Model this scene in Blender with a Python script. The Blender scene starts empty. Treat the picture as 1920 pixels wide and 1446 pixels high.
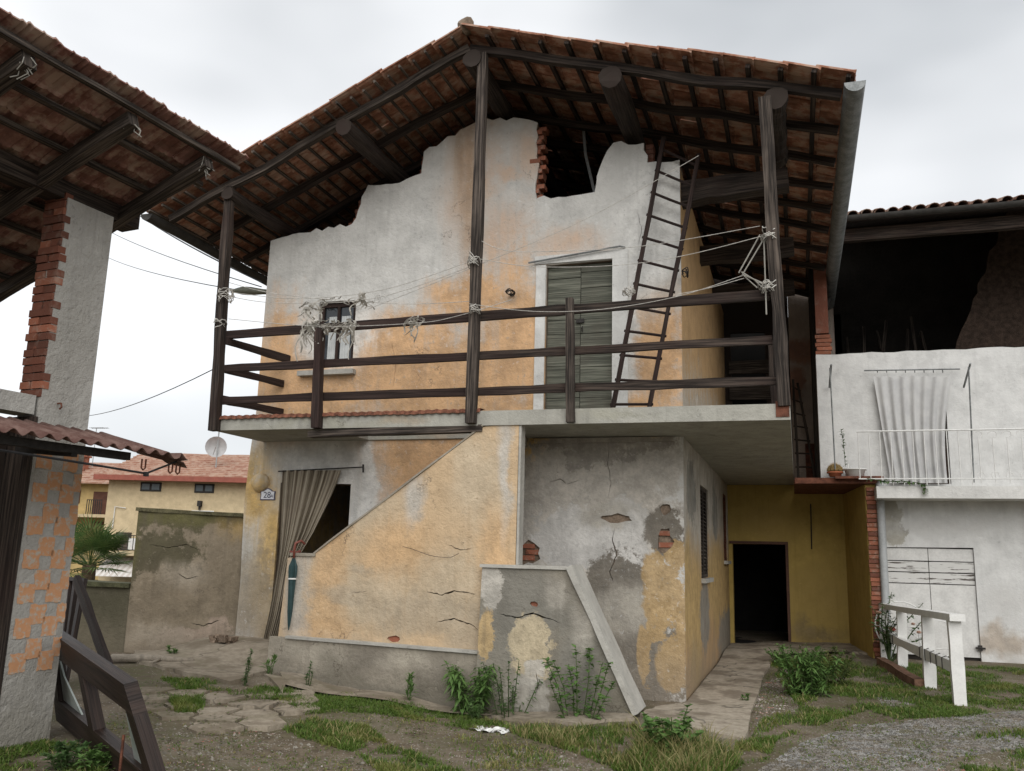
import bpy, bmesh, math, random
import numpy as np
from mathutils import Vector, Matrix, noise
from mathutils.geometry import tessellate_polygon
random.seed(7); rng = np.random.default_rng(7)
sc = bpy.context.scene; col = sc.collection
# ------------------------------------------------------------------ camera, sky, light
EYE = Vector((0, 0, 1.6)); FPX, YAW, PITCH, ROLL = 1643.5, .3145, .1911, .02567
fw = Vector((-math.sin(YAW)*math.cos(PITCH), math.cos(YAW)*math.cos(PITCH), math.sin(PITCH)))
rt0 = Vector((math.cos(YAW), math.sin(YAW), 0)); up0 = rt0.cross(fw)
rt = rt0*math.cos(ROLL)+up0*math.sin(ROLL); up = up0*math.cos(ROLL)-rt0*math.sin(ROLL)
cd = bpy.data.cameras.new('camera'); cam = bpy.data.objects.new('camera', cd); col.objects.link(cam)
cam.matrix_world = Matrix((( rt.x, up.x, -fw.x, EYE.x), (rt.y, up.y, -fw.y, EYE.y), (rt.z, up.z, -fw.z, EYE.z), (0, 0, 0, 1)))
cd.sensor_fit = 'HORIZONTAL'; cd.sensor_width = 36; cd.lens = FPX/1920*36; cd.clip_start = .05; cd.clip_end = 1000
sc.camera = cam
SUN_EL, SUN_AZ = math.radians(38), math.radians(-70)      # soft light from the open courtyard side, behind the camera
wd = bpy.data.worlds.new('World'); sc.world = wd; wd.use_nodes = True
nt = wd.node_tree; nt.nodes.clear()
def wn(t, **k):
    n = nt.nodes.new(t)
    for a, b in k.items(): setattr(n, a, b)
    return n
sky = wn('ShaderNodeTexSky', sky_type='NISHITA', sun_disc=False, sun_elevation=SUN_EL, sun_rotation=math.radians(160))
tc = wn('ShaderNodeTexCoord'); mp = wn('ShaderNodeMapping'); mp.inputs['Scale'].default_value = (1, 1, 2.2); mp.inputs['Location'].default_value = (3.1, 1.7, .4)
nt.links.new(tc.outputs['Generated'], mp.inputs[0])
nz = wn('ShaderNodeTexNoise'); nz.inputs['Scale'].default_value = 1.5; nz.inputs['Detail'].default_value = 3.5; nz.inputs['Roughness'].default_value = .5
nt.links.new(mp.outputs[0], nz.inputs['Vector'])
cr = wn('ShaderNodeValToRGB'); cr.color_ramp.elements[0].position = .36; cr.color_ramp.elements[0].color = (.43, .447, .463, 1)
cr.color_ramp.elements[1].position = .60; cr.color_ramp.elements[1].color = (.78, .788, .798, 1)
nt.links.new(nz.outputs[0], cr.inputs[0])
sc10 = wn('ShaderNodeVectorMath', operation='SCALE'); sc10.inputs['Scale'].default_value = 9.3; nt.links.new(cr.outputs[0], sc10.inputs[0])
mx = wn('ShaderNodeMix', data_type='RGBA'); mx.inputs[0].default_value = .93
nt.links.new(sky.outputs[0], mx.inputs[6]); nt.links.new(sc10.outputs[0], mx.inputs[7])
bg = wn('ShaderNodeBackground'); bg.inputs[1].default_value = .1; nt.links.new(mx.outputs[2], bg.inputs[0])
nt.links.new(bg.outputs[0], wn('ShaderNodeOutputWorld').inputs[0])
sd = bpy.data.lights.new('sun', 'SUN'); sd.energy = 1.5; sd.angle = math.radians(60); sd.color = (1, .97, .93)
sun = bpy.data.objects.new('sun', sd); col.objects.link(sun)
tosun = Vector((math.cos(SUN_EL)*math.cos(SUN_AZ), math.cos(SUN_EL)*math.sin(SUN_AZ), math.sin(SUN_EL)))
sun.rotation_euler = (-tosun).to_track_quat('-Z', 'Y').to_euler(); sun.location = (4, -8, 12)
sc.view_settings.view_transform = 'Standard'; sc.view_settings.look = 'None'; sc.view_settings.exposure = 0.62; sc.view_settings.gamma = 1
sc.cycles.max_bounces = 5; sc.cycles.diffuse_bounces = 3; sc.cycles.glossy_bounces = 2; sc.cycles.transmission_bounces = 2

# ------------------------------------------------------------------ survey helpers (photo measurements on known planes -> metres)
def ray(x, y): return rt*((x-960)/FPX) - up*((y-723)/FPX) + fw
def at(x, y, Y=None, X=None, Z=None):
    d = ray(x, y)
    t = (Y-EYE.y)/d.y if Y is not None else (X-EYE.x)/d.x if X is not None else (Z-EYE.z)/d.z
    return EYE + d*t
GA = np.array([(-3.2, 9.0, 0), (-1.55, 9.0, .08), (-5.68, 9.0, .22), (-4.5, 9, .1), (-1.2, 10.2, .06), (-1.22, 13.5, .07), (-1.22, 17, .1), (-.2, 17, .17), (.74, 17, .2), (1.1, 14.8, .2),
  (3, 15, .23), (5, 14, .25), (0, 4, 0), (-3, 4, 0), (3, 5, 0), (1.6, 11, .12), (-5.6, 5.7, .1), (-8.3, 9.9, .22), (-7, 10.3, .44), (-6, 10.2, .44), (-10, 7, .15), (-12, 14, .1), (0, 9, .06), (-1, 7, .0), (-3, 6.5, 0), (5, 9, .1), (0, -4, 0), (-20, 20, 0), (15, 20, .2), (15, 5, .1)])
def gz(x, y):
    d2 = (GA[:, 0]-x)**2 + (GA[:, 1]-y)**2 + .02
    w = 1/d2**1.6
    return float((w*GA[:, 2]).sum()/w.sum())
def G(px, py):
    z = .1
    for _ in range(8):
        w = at(px, py, Z=z); z = gz(w.x, w.y)
    return Vector((w.x, w.y, z))
AZ = math.radians(83.5); U = Vector((math.cos(AZ), math.sin(AZ), 0)); V = Vector((-math.sin(AZ), math.cos(AZ), 0)); P0 = Vector((-5.576, 5.735, 0))
def Bw(u, v, z): return P0 + U*u + V*v + Vector((0, 0, z))
def atB(px, py, v=None, u=None):
    d = ray(px, py); n = V if v is not None else U; q = P0 + n*(v if v is not None else u)
    w = EYE + d*((q-EYE).dot(n)/d.dot(n)); return ((w-P0).dot(U), (w-P0).dot(V), w.z)

# ------------------------------------------------------------------ mesh builder
def nrm3(p, s, seed=0): return noise.noise_vector(Vector(p)*s + Vector((seed*7.1, seed*3.3, seed*1.7)))
class MB:
    def __init__(s): s.v = []; s.f = []; s.uv = []; s.sm = False
    def add(s, vs, fs, uvs=None):
        b = len(s.v); s.v += [tuple(v) for v in vs]
        for i, f in enumerate(fs):
            s.f.append([b+k for k in f]); s.uv.append(uvs[i] if uvs else [(0, 0)]*len(f))
        return s
    def hexa(s, c, L=None):
        # c: 8 corners, 0-3 one end ring, 4-7 other end ring; uv runs along 0->4
        c = [Vector(k) for k in c]; ln = (c[4]-c[0]).length; o = random.random()*9
        fs = [(3, 2, 1, 0), (4, 5, 6, 7)]; uv = [[(o, 0), (o, .1), (o+.1, .1), (o+.1, 0)]]*2; q = 0
        for i in range(4):
            j = (i+1) % 4; w = (c[j]-c[i]).length
            fs.append((i, j, j+4, i+4)); uv.append([(o, q), (o, q+w), (o+ln, q+w), (o+ln, q)]); q += w
        return s.add(c, fs, uv)
    def box(s, lo, hi):
        d = [hi[i]-lo[i] for i in range(3)]; k = d.index(max(d)); a, b = (k+1) % 3, (k+2) % 3
        def pt(i, j, e):
            p = [0, 0, 0]; p[k] = hi[k] if e else lo[k]; p[a] = hi[a] if i else lo[a]; p[b] = hi[b] if j else lo[b]; return p
        return s.hexa([pt(i, j, e) for e in (0, 1) for (i, j) in ((0, 0), (1, 0), (1, 1), (0, 1))])
    def beam(s, p0, p1, w, h, seg=1, jit=0, upv=(0, 0, 1), w1=None, h1=None, seed=None):
        p0 = Vector(p0); p1 = Vector(p1); d = (p1-p0); L = d.length; d.normalize(); upv = Vector(upv)
        if abs(d.dot(upv)) > .95: upv = Vector((0, 1, 0))
        r = d.cross(upv).normalized(); u = r.cross(d); w1 = w if w1 is None else w1; h1 = h if h1 is None else h1
        sd_ = random.random()*99 if seed is None else seed; rings = []
        for i in range(seg+1):
            t = i/seg; c = p0.lerp(p1, t); ww = (w+(w1-w)*t)/2; hh = (h+(h1-h)*t)/2
            if jit:
                n = nrm3((t*L*1.1, sd_, 0), 1.0); c = c + (r*n.x+u*n.y)*jit*(math.sin(math.pi*t)*.8+.2)
                n2 = nrm3((t*L*3, sd_, 5), 1.0); ww *= 1+n2.x*.25; hh *= 1+n2.y*.25
            rings.append([c-r*ww-u*hh, c+r*ww-u*hh, c+r*ww+u*hh, c-r*ww+u*hh])
        o = sd_ % 10; vs = [v for g in rings for v in g]; fs = [(3, 2, 1, 0), tuple(4*seg+k for k in range(4))]; uv = [[(o, 0), (o+.01, w), (o+.02, w), (o+.01, 0)]]*2
        for i in range(seg):
            q = 0; a = o+L*i/seg; b = o+L*(i+1)/seg
            for k in range(4):
                j = (k+1) % 4; e = (w, h, w, h)[k]
                fs.append((4*i+k, 4*i+j, 4*i+4+j, 4*i+4+k)); uv.append([(a, q), (a, q+e), (b, q+e), (b, q)]); q += e
        return s.add(vs, fs, uv)
    def tube(s, pts, r, n=6, caps=True):
        pts = [Vector(p) for p in pts]; m = len(pts); rr = r if isinstance(r, (list, tuple)) else [r]*m
        prev = None; vs = []; ln = 0; lens = []
        for i, p in enumerate(pts):
            d = (pts[min(i+1, m-1)]-pts[max(i-1, 0)]).normalized()
            if prev is None: a = d.cross(Vector((0, 0, 1)) if abs(d.z) < .9 else Vector((1, 0, 0))).normalized()
            else: a = (prev-d*prev.dot(d)).normalized()
            prev = a; b = d.cross(a)
            if i: ln += (p-pts[i-1]).length
            lens.append(ln)
            for k in range(n): t = 2*math.pi*k/n; vs.append(p+(a*math.cos(t)+b*math.sin(t))*rr[i])
        fs = []; uv = []
        for i in range(m-1):
            for k in range(n):
                j = (k+1) % n; fs.append((i*n+k, i*n+j, (i+1)*n+j, (i+1)*n+k)); c = 6.28*max(rr)/n
                uv.append([(lens[i], k*c), (lens[i], k*c+c), (lens[i+1], k*c+c), (lens[i+1], k*c)])
        if caps: fs += [tuple(range(n-1, -1, -1)), tuple((m-1)*n+k for k in range(n))]; uv += [[(0, 0)]*n]*2
        return s.add(vs, fs, uv)
    def extrude(s, loops, mapf, off):
        # loops: outer + holes, 2D; mapf(a,b)->3D; off: Vector thickness
        L3 = [[Vector((a, b, 0)) for a, b in lp] for lp in loops]; tri = tessellate_polygon(L3); flat = [p for lp in loops for p in lp]
        n = len(flat); fr = [Vector(mapf(a, b)) for a, b in flat]; vs = fr+[p+off for p in fr]; fs = []
        nn = None
        for t in tri:
            a, b, c = [fr[i] for i in t]; k = (b-a).cross(c-a)
            if k.length < 1e-9: continue
            t = tuple(t)
            if k.dot(off) > 0: t = t[::-1]
            fs.append(t); fs.append(tuple(i+n for i in t[::-1]))
        base = 0
        for lp in loops:
            m = len(lp)
            for i in range(m): j = (i+1) % m; fs.append((base+i, base+j, base+j+n, base+i+n))
            base += m
        return s.add(vs, fs)
    def grid(s, P):
        h = len(P); w = len(P[0]); vs = [p for r in P for p in r]
        return s.add(vs, [(i*w+j, i*w+j+1, (i+1)*w+j+1, (i+1)*w+j) for i in range(h-1) for j in range(w-1)], [[(i*.05, j*.05), (i*.05, j*.05+.05), (i*.05+.05, j*.05+.05), (i*.05+.05, j*.05)] for i in range(h-1) for j in range(w-1)])
    def mesh(s, name, mat, smooth=None, fix=True):
        me = bpy.data.meshes.new(name); me.from_pydata(s.v, [], s.f); me.materials.append(mat)
        ul = me.uv_layers.new(name='UVMap'); fl = [c for f in s.uv for uv in f for c in uv]
        if len(fl) == 2*len(me.loops): ul.data.foreach_set('uv', fl)
        if fix:
            bm = bmesh.new(); bm.from_mesh(me); bmesh.ops.recalc_face_normals(bm, faces=bm.faces); bm.to_mesh(me); bm.free()
        if smooth if smooth is not None else s.sm:
            me.polygons.foreach_set('use_smooth', [True]*len(me.polygons))
        me.update(); return me
def put(name, me, parent=None, M=None):
    o = bpy.data.objects.new(name, me); col.objects.link(o)
    if parent is not None:
        o.parent = parent; o.matrix_parent_inverse = wmat(parent).inverted()
    if M is not None: o.matrix_basis = M
    return o
WM = {}
def wmat(o): return WM.get(o.name, Matrix.Identity(4))
def part(parent, name, mb, mat, smooth=None, fix=True, kind=None, label=None):
    o = put(name, mb.mesh(name, mat, smooth, fix), parent)
    if kind: o['kind'] = kind
    if label: o['label'] = label
    return o
def thing(name, label, cat, loc, group=None):
    o = bpy.data.objects.new(name, None); col.objects.link(o); o.location = loc; o.empty_display_size = .2
    WM[o.name] = Matrix.Translation(Vector(loc)); o['label'] = label; o['category'] = cat
    if group: o['group'] = group
    return o
def single(name, mb, mat, label, cat, group=None, smooth=None, fix=True):
    o = put(name, mb.mesh(name, mat, smooth, fix)); o['label'] = label; o['category'] = cat
    if group: o['group'] = group
    return o
def struct(name, mb, mat, kind='structure', smooth=None, label=None, parent=None):
    o = put(name, mb.mesh(name, mat, smooth), parent); o['kind'] = kind
    if label: o['label'] = label
    return o
def sag(a, b, s, n=14):
    a = Vector(a); b = Vector(b); return [a.lerp(b, i/n) - Vector((0, 0, 4*s*(i/n)*(1-i/n))) for i in range(n+1)]
def jag(p, q, n, a, seed=0):
    # ragged 2D line between p and q
    out = []; dx, dy = q[0]-p[0], q[1]-p[1]; L = math.hypot(dx, dy); r_ = random.Random(seed)
    for i in range(n):
        t = i/n; k = r_.uniform(-a, a) if i else 0; out.append((p[0]+dx*t-dy/L*k, p[1]+dy*t+dx/L*k))
    return out
def blob(cx, cy, rx, ry, n=14, a=.25, seed=0):
    r_ = random.Random(seed); return [(cx+rx*math.cos(t)*(1+r_.uniform(-a, a)), cy+ry*math.sin(t)*(1+r_.uniform(-a, a))) for t in [2*math.pi*i/n for i in range(n)]]

def crack_loop(pts, w=.009, seed=0):
    # narrow jagged slot along a polyline, tapering at both ends
    r_ = random.Random(seed); P_ = []
    for i in range(len(pts)-1):
        n = max(2, int(math.dist(pts[i], pts[i+1])/.035)); P_ += [(pts[i][0]+(pts[i+1][0]-pts[i][0])*k/n+(r_.uniform(-.007, .007) if k else 0), pts[i][1]+(pts[i+1][1]-pts[i][1])*k/n+(r_.uniform(-.007, .007) if k else 0)) for k in range(n)]
    P_.append(pts[-1]); m = len(P_); A_ = []; B_ = []
    for i in range(1, m-1):
        dx, dy = P_[i+1][0]-P_[i-1][0], P_[i+1][1]-P_[i-1][1]; L = math.hypot(dx, dy) or 1; h = w*.5*(.35+.65*math.sin(math.pi*i/(m-1)))*r_.uniform(.6, 1.4); A_.append((P_[i][0]-dy/L*h, P_[i][1]+dx/L*h)); B_.append((P_[i][0]+dy/L*h, P_[i][1]-dx/L*h))
    return [P_[0]]+A_+[P_[-1]]+B_[::-1]
# ------------------------------------------------------------------ materials
class NT:
    def __init__(s, name):
        s.m = bpy.data.materials.new(name); s.m.use_nodes = True; s.t = s.m.node_tree; s.t.nodes.clear()
        s.out = s.t.nodes.new('ShaderNodeOutputMaterial'); g = s.t.nodes.new('ShaderNodeNewGeometry'); s.pos = g.outputs['Position']
    def n(s, t, **k):
        x = s.t.nodes.new(t)
        for a, b in k.items(): setattr(x, a, b)
        return x
    def set(s, sock, v):
        if hasattr(v, 'is_linked'): s.t.links.new(v, sock)
        elif isinstance(v, (tuple, list)) and len(v) == 3 and sock.type == 'RGBA': sock.default_value = (*v, 1)
        else: sock.default_value = v
    def uv(s): return s.n('ShaderNodeTexCoord').outputs['UV']
    def objc(s): return s.n('ShaderNodeTexCoord').outputs['Object']
    def vm(s, op, a, b=None, scale=None):
        x = s.n('ShaderNodeVectorMath', operation=op); s.set(x.inputs[0], a)
        if b is not None: s.set(x.inputs[1], b)
        if scale is not None: s.set(x.inputs['Scale'], scale)
        return x.outputs['Value'] if op in ('LENGTH', 'DOT_PRODUCT') else x.outputs[0]
    def noise(s, scale, vec=None, detail=5, rough=.55, col=False, dist=0):
        x = s.n('ShaderNodeTexNoise'); s.set(x.inputs['Vector'], s.pos if vec is None else vec); s.set(x.inputs['Scale'], scale); x.inputs['Detail'].default_value = detail; x.inputs['Roughness'].default_value = rough; x.inputs['Distortion'].default_value = dist
        return x.outputs['Color'] if col else x.outputs[0]
    def voro(s, scale, vec=None, feature='F1', out='Distance'):
        x = s.n('ShaderNodeTexVoronoi', feature=feature); s.set(x.inputs['Vector'], s.pos if vec is None else vec); s.set(x.inputs['Scale'], scale); return x.outputs[out]
    def math(s, op, a, b=None):
        x = s.n('ShaderNodeMath', operation=op); s.set(x.inputs[0], a)
        if b is not None: s.set(x.inputs[1], b)
        return x.outputs[0]
    def mapr(s, v, a, b, c=0., d=1., smooth=True):
        x = s.n('ShaderNodeMapRange', interpolation_type='SMOOTHSTEP' if smooth else 'LINEAR'); s.set(x.inputs[0], v)
        for i, k in enumerate((a, b, c, d)): s.set(x.inputs[i+1], k)
        return x.outputs[0]
    def mix(s, f, a, b, mode='MIX'):
        x = s.n('ShaderNodeMix', data_type='RGBA', blend_type=mode); s.set(x.inputs[0], f); s.set(x.inputs[6], a); s.set(x.inputs[7], b); return x.outputs[2]
    def sep(s, v):
        x = s.n('ShaderNodeSeparateXYZ'); s.set(x.inputs[0], v); return x.outputs
    def rand(s): return s.n('ShaderNodeObjectInfo').outputs['Random']
    def done(s, color, rough=.9, height=None, bs=.4, bd=.02, metal=0., spec=.3, trans=None, alpha=None):
        b = s.n('ShaderNodeBsdfPrincipled'); s.set(b.inputs['Base Color'], color); s.set(b.inputs['Roughness'], rough); s.set(b.inputs['Metallic'], metal); s.set(b.inputs['Specular IOR Level'], spec)
        if trans is not None: s.set(b.inputs['Transmission Weight'], trans)
        if height is not None:
            k = s.n('ShaderNodeBump'); s.set(k.inputs['Height'], height); k.inputs['Strength'].default_value = bs; k.inputs['Distance'].default_value = bd
            s.t.links.new(k.outputs[0], b.inputs['Normal'])
        s.t.links.new(b.outputs[0], s.out.inputs[0]); return s.m
def flat(name, c, rough=.8, var=.25, scale=6, metal=0., spec=.3, bump=0):
    t = NT(name); n = t.noise(scale, None, 3); n2 = t.noise(scale*8, None, 2)
    f = t.math('ADD', t.math('MULTIPLY', n, .65), t.math('MULTIPLY', n2, .35))
    c0 = tuple(k*(1-var) for k in c); c1 = tuple(min(1, k*(1+var)) for k in c)
    cc = t.mix(t.mapr(f, .3, .7), c0, c1)
    return t.done(cc, rough, n2 if bump else None, bump or .1, .01, metal, spec)
def woodmat(name, dark, light, grain=1., red=None, rough=.85):
    t = NT(name); uv = t.uv(); u = t.vm('MULTIPLY', uv, (1.6, 45., 1.)); g = t.noise(1.0, u, 4, .65); g2 = t.noise(1., t.vm('MULTIPLY', uv, (.9, 130., 1.)), 2, .6)
    p = t.noise(1.6, None, 3, .6); c = t.mix(t.mapr(g, .38, .66), dark, light); c = t.mix(t.mapr(t.noise(1., t.vm('MULTIPLY', uv, (.6, 18., 1.)), 2, .6), .55, .72, 0, .7), c, tuple(min(1, k*1.7) for k in light))
    c = t.mix(t.mapr(g2, .56, .68), c, tuple(k*.35 for k in dark)); c = t.mix(t.math('MULTIPLY', t.mapr(p, .45, .7), .55), c, red or tuple(k*.6 for k in dark))
    hv = t.mix(.0, c, c, 'HUE') if False else c
    r = t.rand(); c = t.mix(t.math('MULTIPLY', r, .3), c, tuple(k*.5 for k in dark))
    return t.done(c, rough, t.math('ADD', g, g2), .5*grain, .01)
def ell(px, py, rx, ry, Y=None, X=None):
    # ellipse of wear measured on a wall plane -> (centre, inverse radii)
    if Y is not None:
        c = at(px, py, Y=Y); a = (at(px+rx, py, Y=Y)-c).length; b = (at(px, py+ry, Y=Y)-c).length; return (tuple(c), (1/a, 0, 1/b))
    c = at(px, py, X=X); a = abs(at(px+rx, py, X=X).y-c.y); b = (at(px, py+ry, X=X)-c).length; return (tuple(c), (0, 1/a, 1/b))
def plaster(name, base, layers, base2=None, grime=None, bump=.5, crack=.25, streak=.25, fleck=.5):
    """layers: (colour, [ellipses], softness, warp amplitude, warp scale, strength)"""
    t = NT(name); big = t.noise(.9, None, 2, .6); fine = t.noise(16, None, 3, .7); mid = t.noise(3.6, None, 4, .68); edge = t.noise(6, None, 4.5, .78); sp_ = t.vm('MULTIPLY', t.pos, (9, 9, .55)); stk = t.noise(1., sp_, 3, .65)
    c = t.mix(t.mapr(mid, .3, .72), base, base2 or tuple(k*.80 for k in base)); h = t.math('ADD', t.math('MULTIPLY', fine, .5), t.math('MULTIPLY', edge, .7)); W = None; vt = t.mapr(edge, .30, .70)
    if layers:
        lo_ = t.vm('SUBTRACT', t.noise(1.5, None, 6, .68, col=True), (.5, .5, .5))
    for li, (lc, els, soft, amp, ws, stg) in enumerate(layers):
        sharp = soft < .16; W = t.vm('ADD', t.pos, t.vm('MULTIPLY', lo_, (amp*4.5,)*3)); d = None
        for ce, inv in els:
            k = t.vm('LENGTH', t.vm('MULTIPLY', t.vm('SUBTRACT', W, ce), inv)); d = k if d is None else t.math('MINIMUM', d, k)
        d = t.math('ADD', d, t.math('MULTIPLY', t.math('SUBTRACT', edge, .5), 1.7 if sharp else 1.1))
        if not sharp: d = t.math('ADD', d, t.math('MULTIPLY', t.math('SUBTRACT', stk, .5), .9))
        m = t.mapr(d, 1+(soft if sharp else soft*1.9), 1-(soft if sharp else soft*1.9), 0, stg); lo = tuple(k*.74 for k in lc); lh = tuple(min(1, k*1.14) for k in lc)
        c = t.mix(m, c, t.mix(vt if li % 2 else t.mapr(mid, .3, .7), lo, lh))
    if streak: c = t.mix(t.math('MULTIPLY', t.mapr(stk, .5, .75), streak), c, tuple(k*.42 for k in base))
    if grime:
        z = t.sep(t.pos)[2]; zz = t.math('ADD', z, t.math('MULTIPLY', t.math('SUBTRACT', t.math('ADD', big, t.math('MULTIPLY', edge, .6)), .8), -1.3)); c = t.mix(t.mapr(zz, grime[0], grime[1], grime[3], 0), c, grime[2])
    if crack >= .3 and layers:
        cv = t.vm('ADD', t.pos, t.vm('MULTIPLY', lo_, (.9, .9, .9))); e = t.voro(.8, cv, 'DISTANCE_TO_EDGE')
        cm = t.math('MULTIPLY', t.mapr(e, .006, .001), t.mapr(big, .56, .62)); c = t.mix(t.math('MULTIPLY', cm, crack*2), c, (.09, .075, .06))
    f1 = t.math('MULTIPLY', t.math('MULTIPLY', t.mapr(fine, .60, .68), fleck), t.mapr(mid, .42, .60)); c = t.mix(f1, c, tuple(k*.50 for k in base)); f2 = t.math('MULTIPLY', t.math('MULTIPLY', t.mapr(fine, .40, .33), fleck*.5), t.mapr(mid, .55, .40)); c = t.mix(f2, c, tuple(min(.8, k*1.35+.05) for k in base))
    return t.done(c, .93, h, min(1, bump*1.5), .03, spec=.15)
def tilemat(name, c0, c1, dirt=(.05, .045, .035), dirtamt=.5):
    t = NT(name); r = t.rand(); w = t.voro(3.7, None, 'F1', 'Color'); k = t.math('FRACT', t.math('ADD', r, t.sep(w)[0]))
    c = t.mix(k, c0, c1); n = t.noise(5, None, 4, .65); n2 = t.noise(28, None, 2, .6)
    c = t.mix(t.math('MULTIPLY', t.mapr(n, .42, .68), dirtamt), c, dirt); c = t.mix(t.math('MULTIPLY', t.mapr(n, .55, .40), .5), c, (.44, .37, .30))
    return t.done(c, .9, n2, .3, .006, spec=.2)
def leafmat(name, c0, c1, c2=None):
    t = NT(name); n = t.noise(9, None, 3, .5); r = t.rand(); c = t.mix(t.mapr(n, .3, .7), c0, c1)
    if c2: c = t.mix(t.mapr(t.noise(2.3, None, 4, .6), .52, .66), c, c2)
    b = t.n('ShaderNodeBsdfPrincipled'); t.set(b.inputs['Base Color'], c); b.inputs['Roughness'].default_value = .55; b.inputs['Specular IOR Level'].default_value = .3
    tr = t.n('ShaderNodeBsdfTranslucent'); t.set(tr.inputs[0], c); ms = t.n('ShaderNodeMixShader'); ms.inputs[0].default_value = .3
    t.t.links.new(b.outputs[0], ms.inputs[1]); t.t.links.new(tr.outputs[0], ms.inputs[2]); t.t.links.new(ms.outputs[0], t.out.inputs[0]); return t.m
def clothmat(name, c, c1=None, trans=.35):
    t = NT(name); n = t.noise(5, None, 5, .6); cc = t.mix(t.mapr(n, .3, .7), c, c1 or tuple(k*.75 for k in c))
    b = t.n('ShaderNodeBsdfPrincipled'); t.set(b.inputs['Base Color'], cc); b.inputs['Roughness'].default_value = .9; b.inputs['Specular IOR Level'].default_value = .1
    tr = t.n('ShaderNodeBsdfTranslucent'); t.set(tr.inputs[0], cc); ms = t.n('ShaderNodeMixShader'); ms.inputs[0].default_value = trans
    t.t.links.new(b.outputs[0], ms.inputs[1]); t.t.links.new(tr.outputs[0], ms.inputs[2]); t.t.links.new(ms.outputs[0], t.out.inputs[0]); return t.m
def brickmat(name, a=(.34, .13, .08), b=(.20, .085, .055), lime=.35):
    t = NT(name); r = t.rand(); w = t.sep(t.voro(6, None, 'F1', 'Color'))[1]; c = t.mix(t.math('FRACT', t.math('ADD', r, t.math('MULTIPLY', w, .3))), a, b)
    n = t.noise(9, None, 4, .7); c = t.mix(t.math('MULTIPLY', t.mapr(n, .5, .68), lime), c, (.42, .38, .32)); f = t.noise(40, None, 2, .6)
    return t.done(c, .95, t.math('ADD', f, n), .5, .008, spec=.1)
def glass(name, c=(.02, .025, .03)):
    t = NT(name); return t.done(c, .08, spec=.6)

M = {}
M['wood'] = woodmat('dark_weathered_wood', (.014, .010, .008), (.078, .058, .046), red=(.03, .014, .011))
M['wood_brown'] = woodmat('brown_stained_wood', (.020, .012, .010), (.052, .033, .027), red=(.030, .014, .012))
M['wood_grey'] = woodmat('grey_brown_wood', (.020, .015, .012), (.14, .112, .092))
M['batten'] = woodmat('batten_wood', (.05, .040, .032), (.17, .14, .115))
M['greenpaint'] = woodmat('flaking_green_paint', (.080, .084, .066), (.185, .188, .15), red=(.10, .085, .068))
M['tile'] = tilemat('clay_roof_tile', (.30, .125, .075), (.42, .205, .135), dirtamt=.45)
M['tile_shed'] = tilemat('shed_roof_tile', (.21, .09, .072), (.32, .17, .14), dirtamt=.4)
M['tile_far'] = tilemat('far_roof_tile', (.33, .165, .115), (.42, .25, .18), dirtamt=.25)
M['tile_old'] = tilemat('old_barrel_tile', (.16, .075, .055), (.26, .13, .09), dirtamt=.6)
M['brick'] = brickmat('old_brick'); M['brick_dk'] = brickmat('dark_brick', (.19, .075, .05), (.12, .055, .04), .15)  # darker copy of the brick; paints in the shadow on the shed pillar
M['mortar'] = flat('lime_mortar', (.30, .27, .22), .95, .3, 8, bump=.4)
M['rubble'] = flat('rough_core', (.20, .15, .11), .95, .4, 6, bump=.6)
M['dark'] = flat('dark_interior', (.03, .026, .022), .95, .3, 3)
M['blackroom'] = flat('unlit_room_wall', (.012, .011, .01), .95, .3, 3)  # near-black colour stands in for the darkness inside the rooms
M['glass'] = glass('window_glass')
M['rust'] = flat('rusty_metal', (.13, .05, .03), .85, .5, 14, bump=.3)
M['zinc'] = flat('weathered_zinc', (.20, .21, .21), .55, .35, 7, metal=.35, bump=.1)
M['zinc_dk'] = flat('dark_gutter', (.05, .048, .045), .7, .3, 7, metal=.2)
M['pvc'] = flat('grey_pipe', (.30, .31, .31), .6, .12, 5)
M['iron'] = flat('dark_iron', (.03, .027, .025), .7, .4, 20)
M['ironwhite'] = flat('white_painted_iron', (.66, .66, .64), .6, .1, 15)
M['wire'] = flat('clothesline_wire', (.50, .48, .44), .7, .3, 30)
M['cable'] = flat('black_cable', (.03, .03, .032), .7, .2, 20)
M['ragmat'] = clothmat('shredded_cloth', (.52, .50, .45))
M['whiteplastic'] = flat('white_plastic', (.75, .75, .73), .45, .06, 6)
M['terracotta'] = flat('terracotta', (.36, .12, .06), .8, .2, 10)

# ------------------------------------------------------------------ ground
def groundmat():
    t = NT('courtyard_earth'); n = t.noise(1.1, None, 4, .65); n2 = t.noise(7, None, 5, .75); v = t.voro(38); vc = t.sep(t.voro(38, None, 'F1', 'Color'))[0]
    c = t.mix(t.mapr(n2, .3, .7), (.085, .066, .045), (.18, .145, .103)); c = t.mix(t.mapr(n, .42, .62, 0, .55), c, (.20, .172, .13))
    peb = t.math('MULTIPLY', t.mapr(v, .34, .22), t.mapr(vc, .62, .68)); c = t.mix(peb, c, t.mix(vc, (.14, .13, .11), (.36, .34, .30)))
    moss = t.math('MULTIPLY', t.mapr(t.noise(.8, t.vm('ADD', t.pos, (5, 9, 0)), 3, .6), .47, .6), t.mapr(n2, .35, .6)); c = t.mix(t.math('MULTIPLY', moss, .6), c, (.058, .066, .02))
    return t.done(c, .95, n2, .7, .02, spec=.2)
M['ground'] = groundmat()
def bump_h(x, y): return .012*noise.noise(Vector((x*2.3, y*2.3, 0)))+.008*noise.noise(Vector((x*7, y*7, 3)))
xs = list(np.linspace(-160, -12, 14))+list(np.arange(-11.5, 6.3, .13))+list(np.linspace(7, 160, 14)); ys = list(np.linspace(-60, 1, 8))+list(np.arange(2, 18.5, .13))+list(np.linspace(20, 260, 14))
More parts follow.
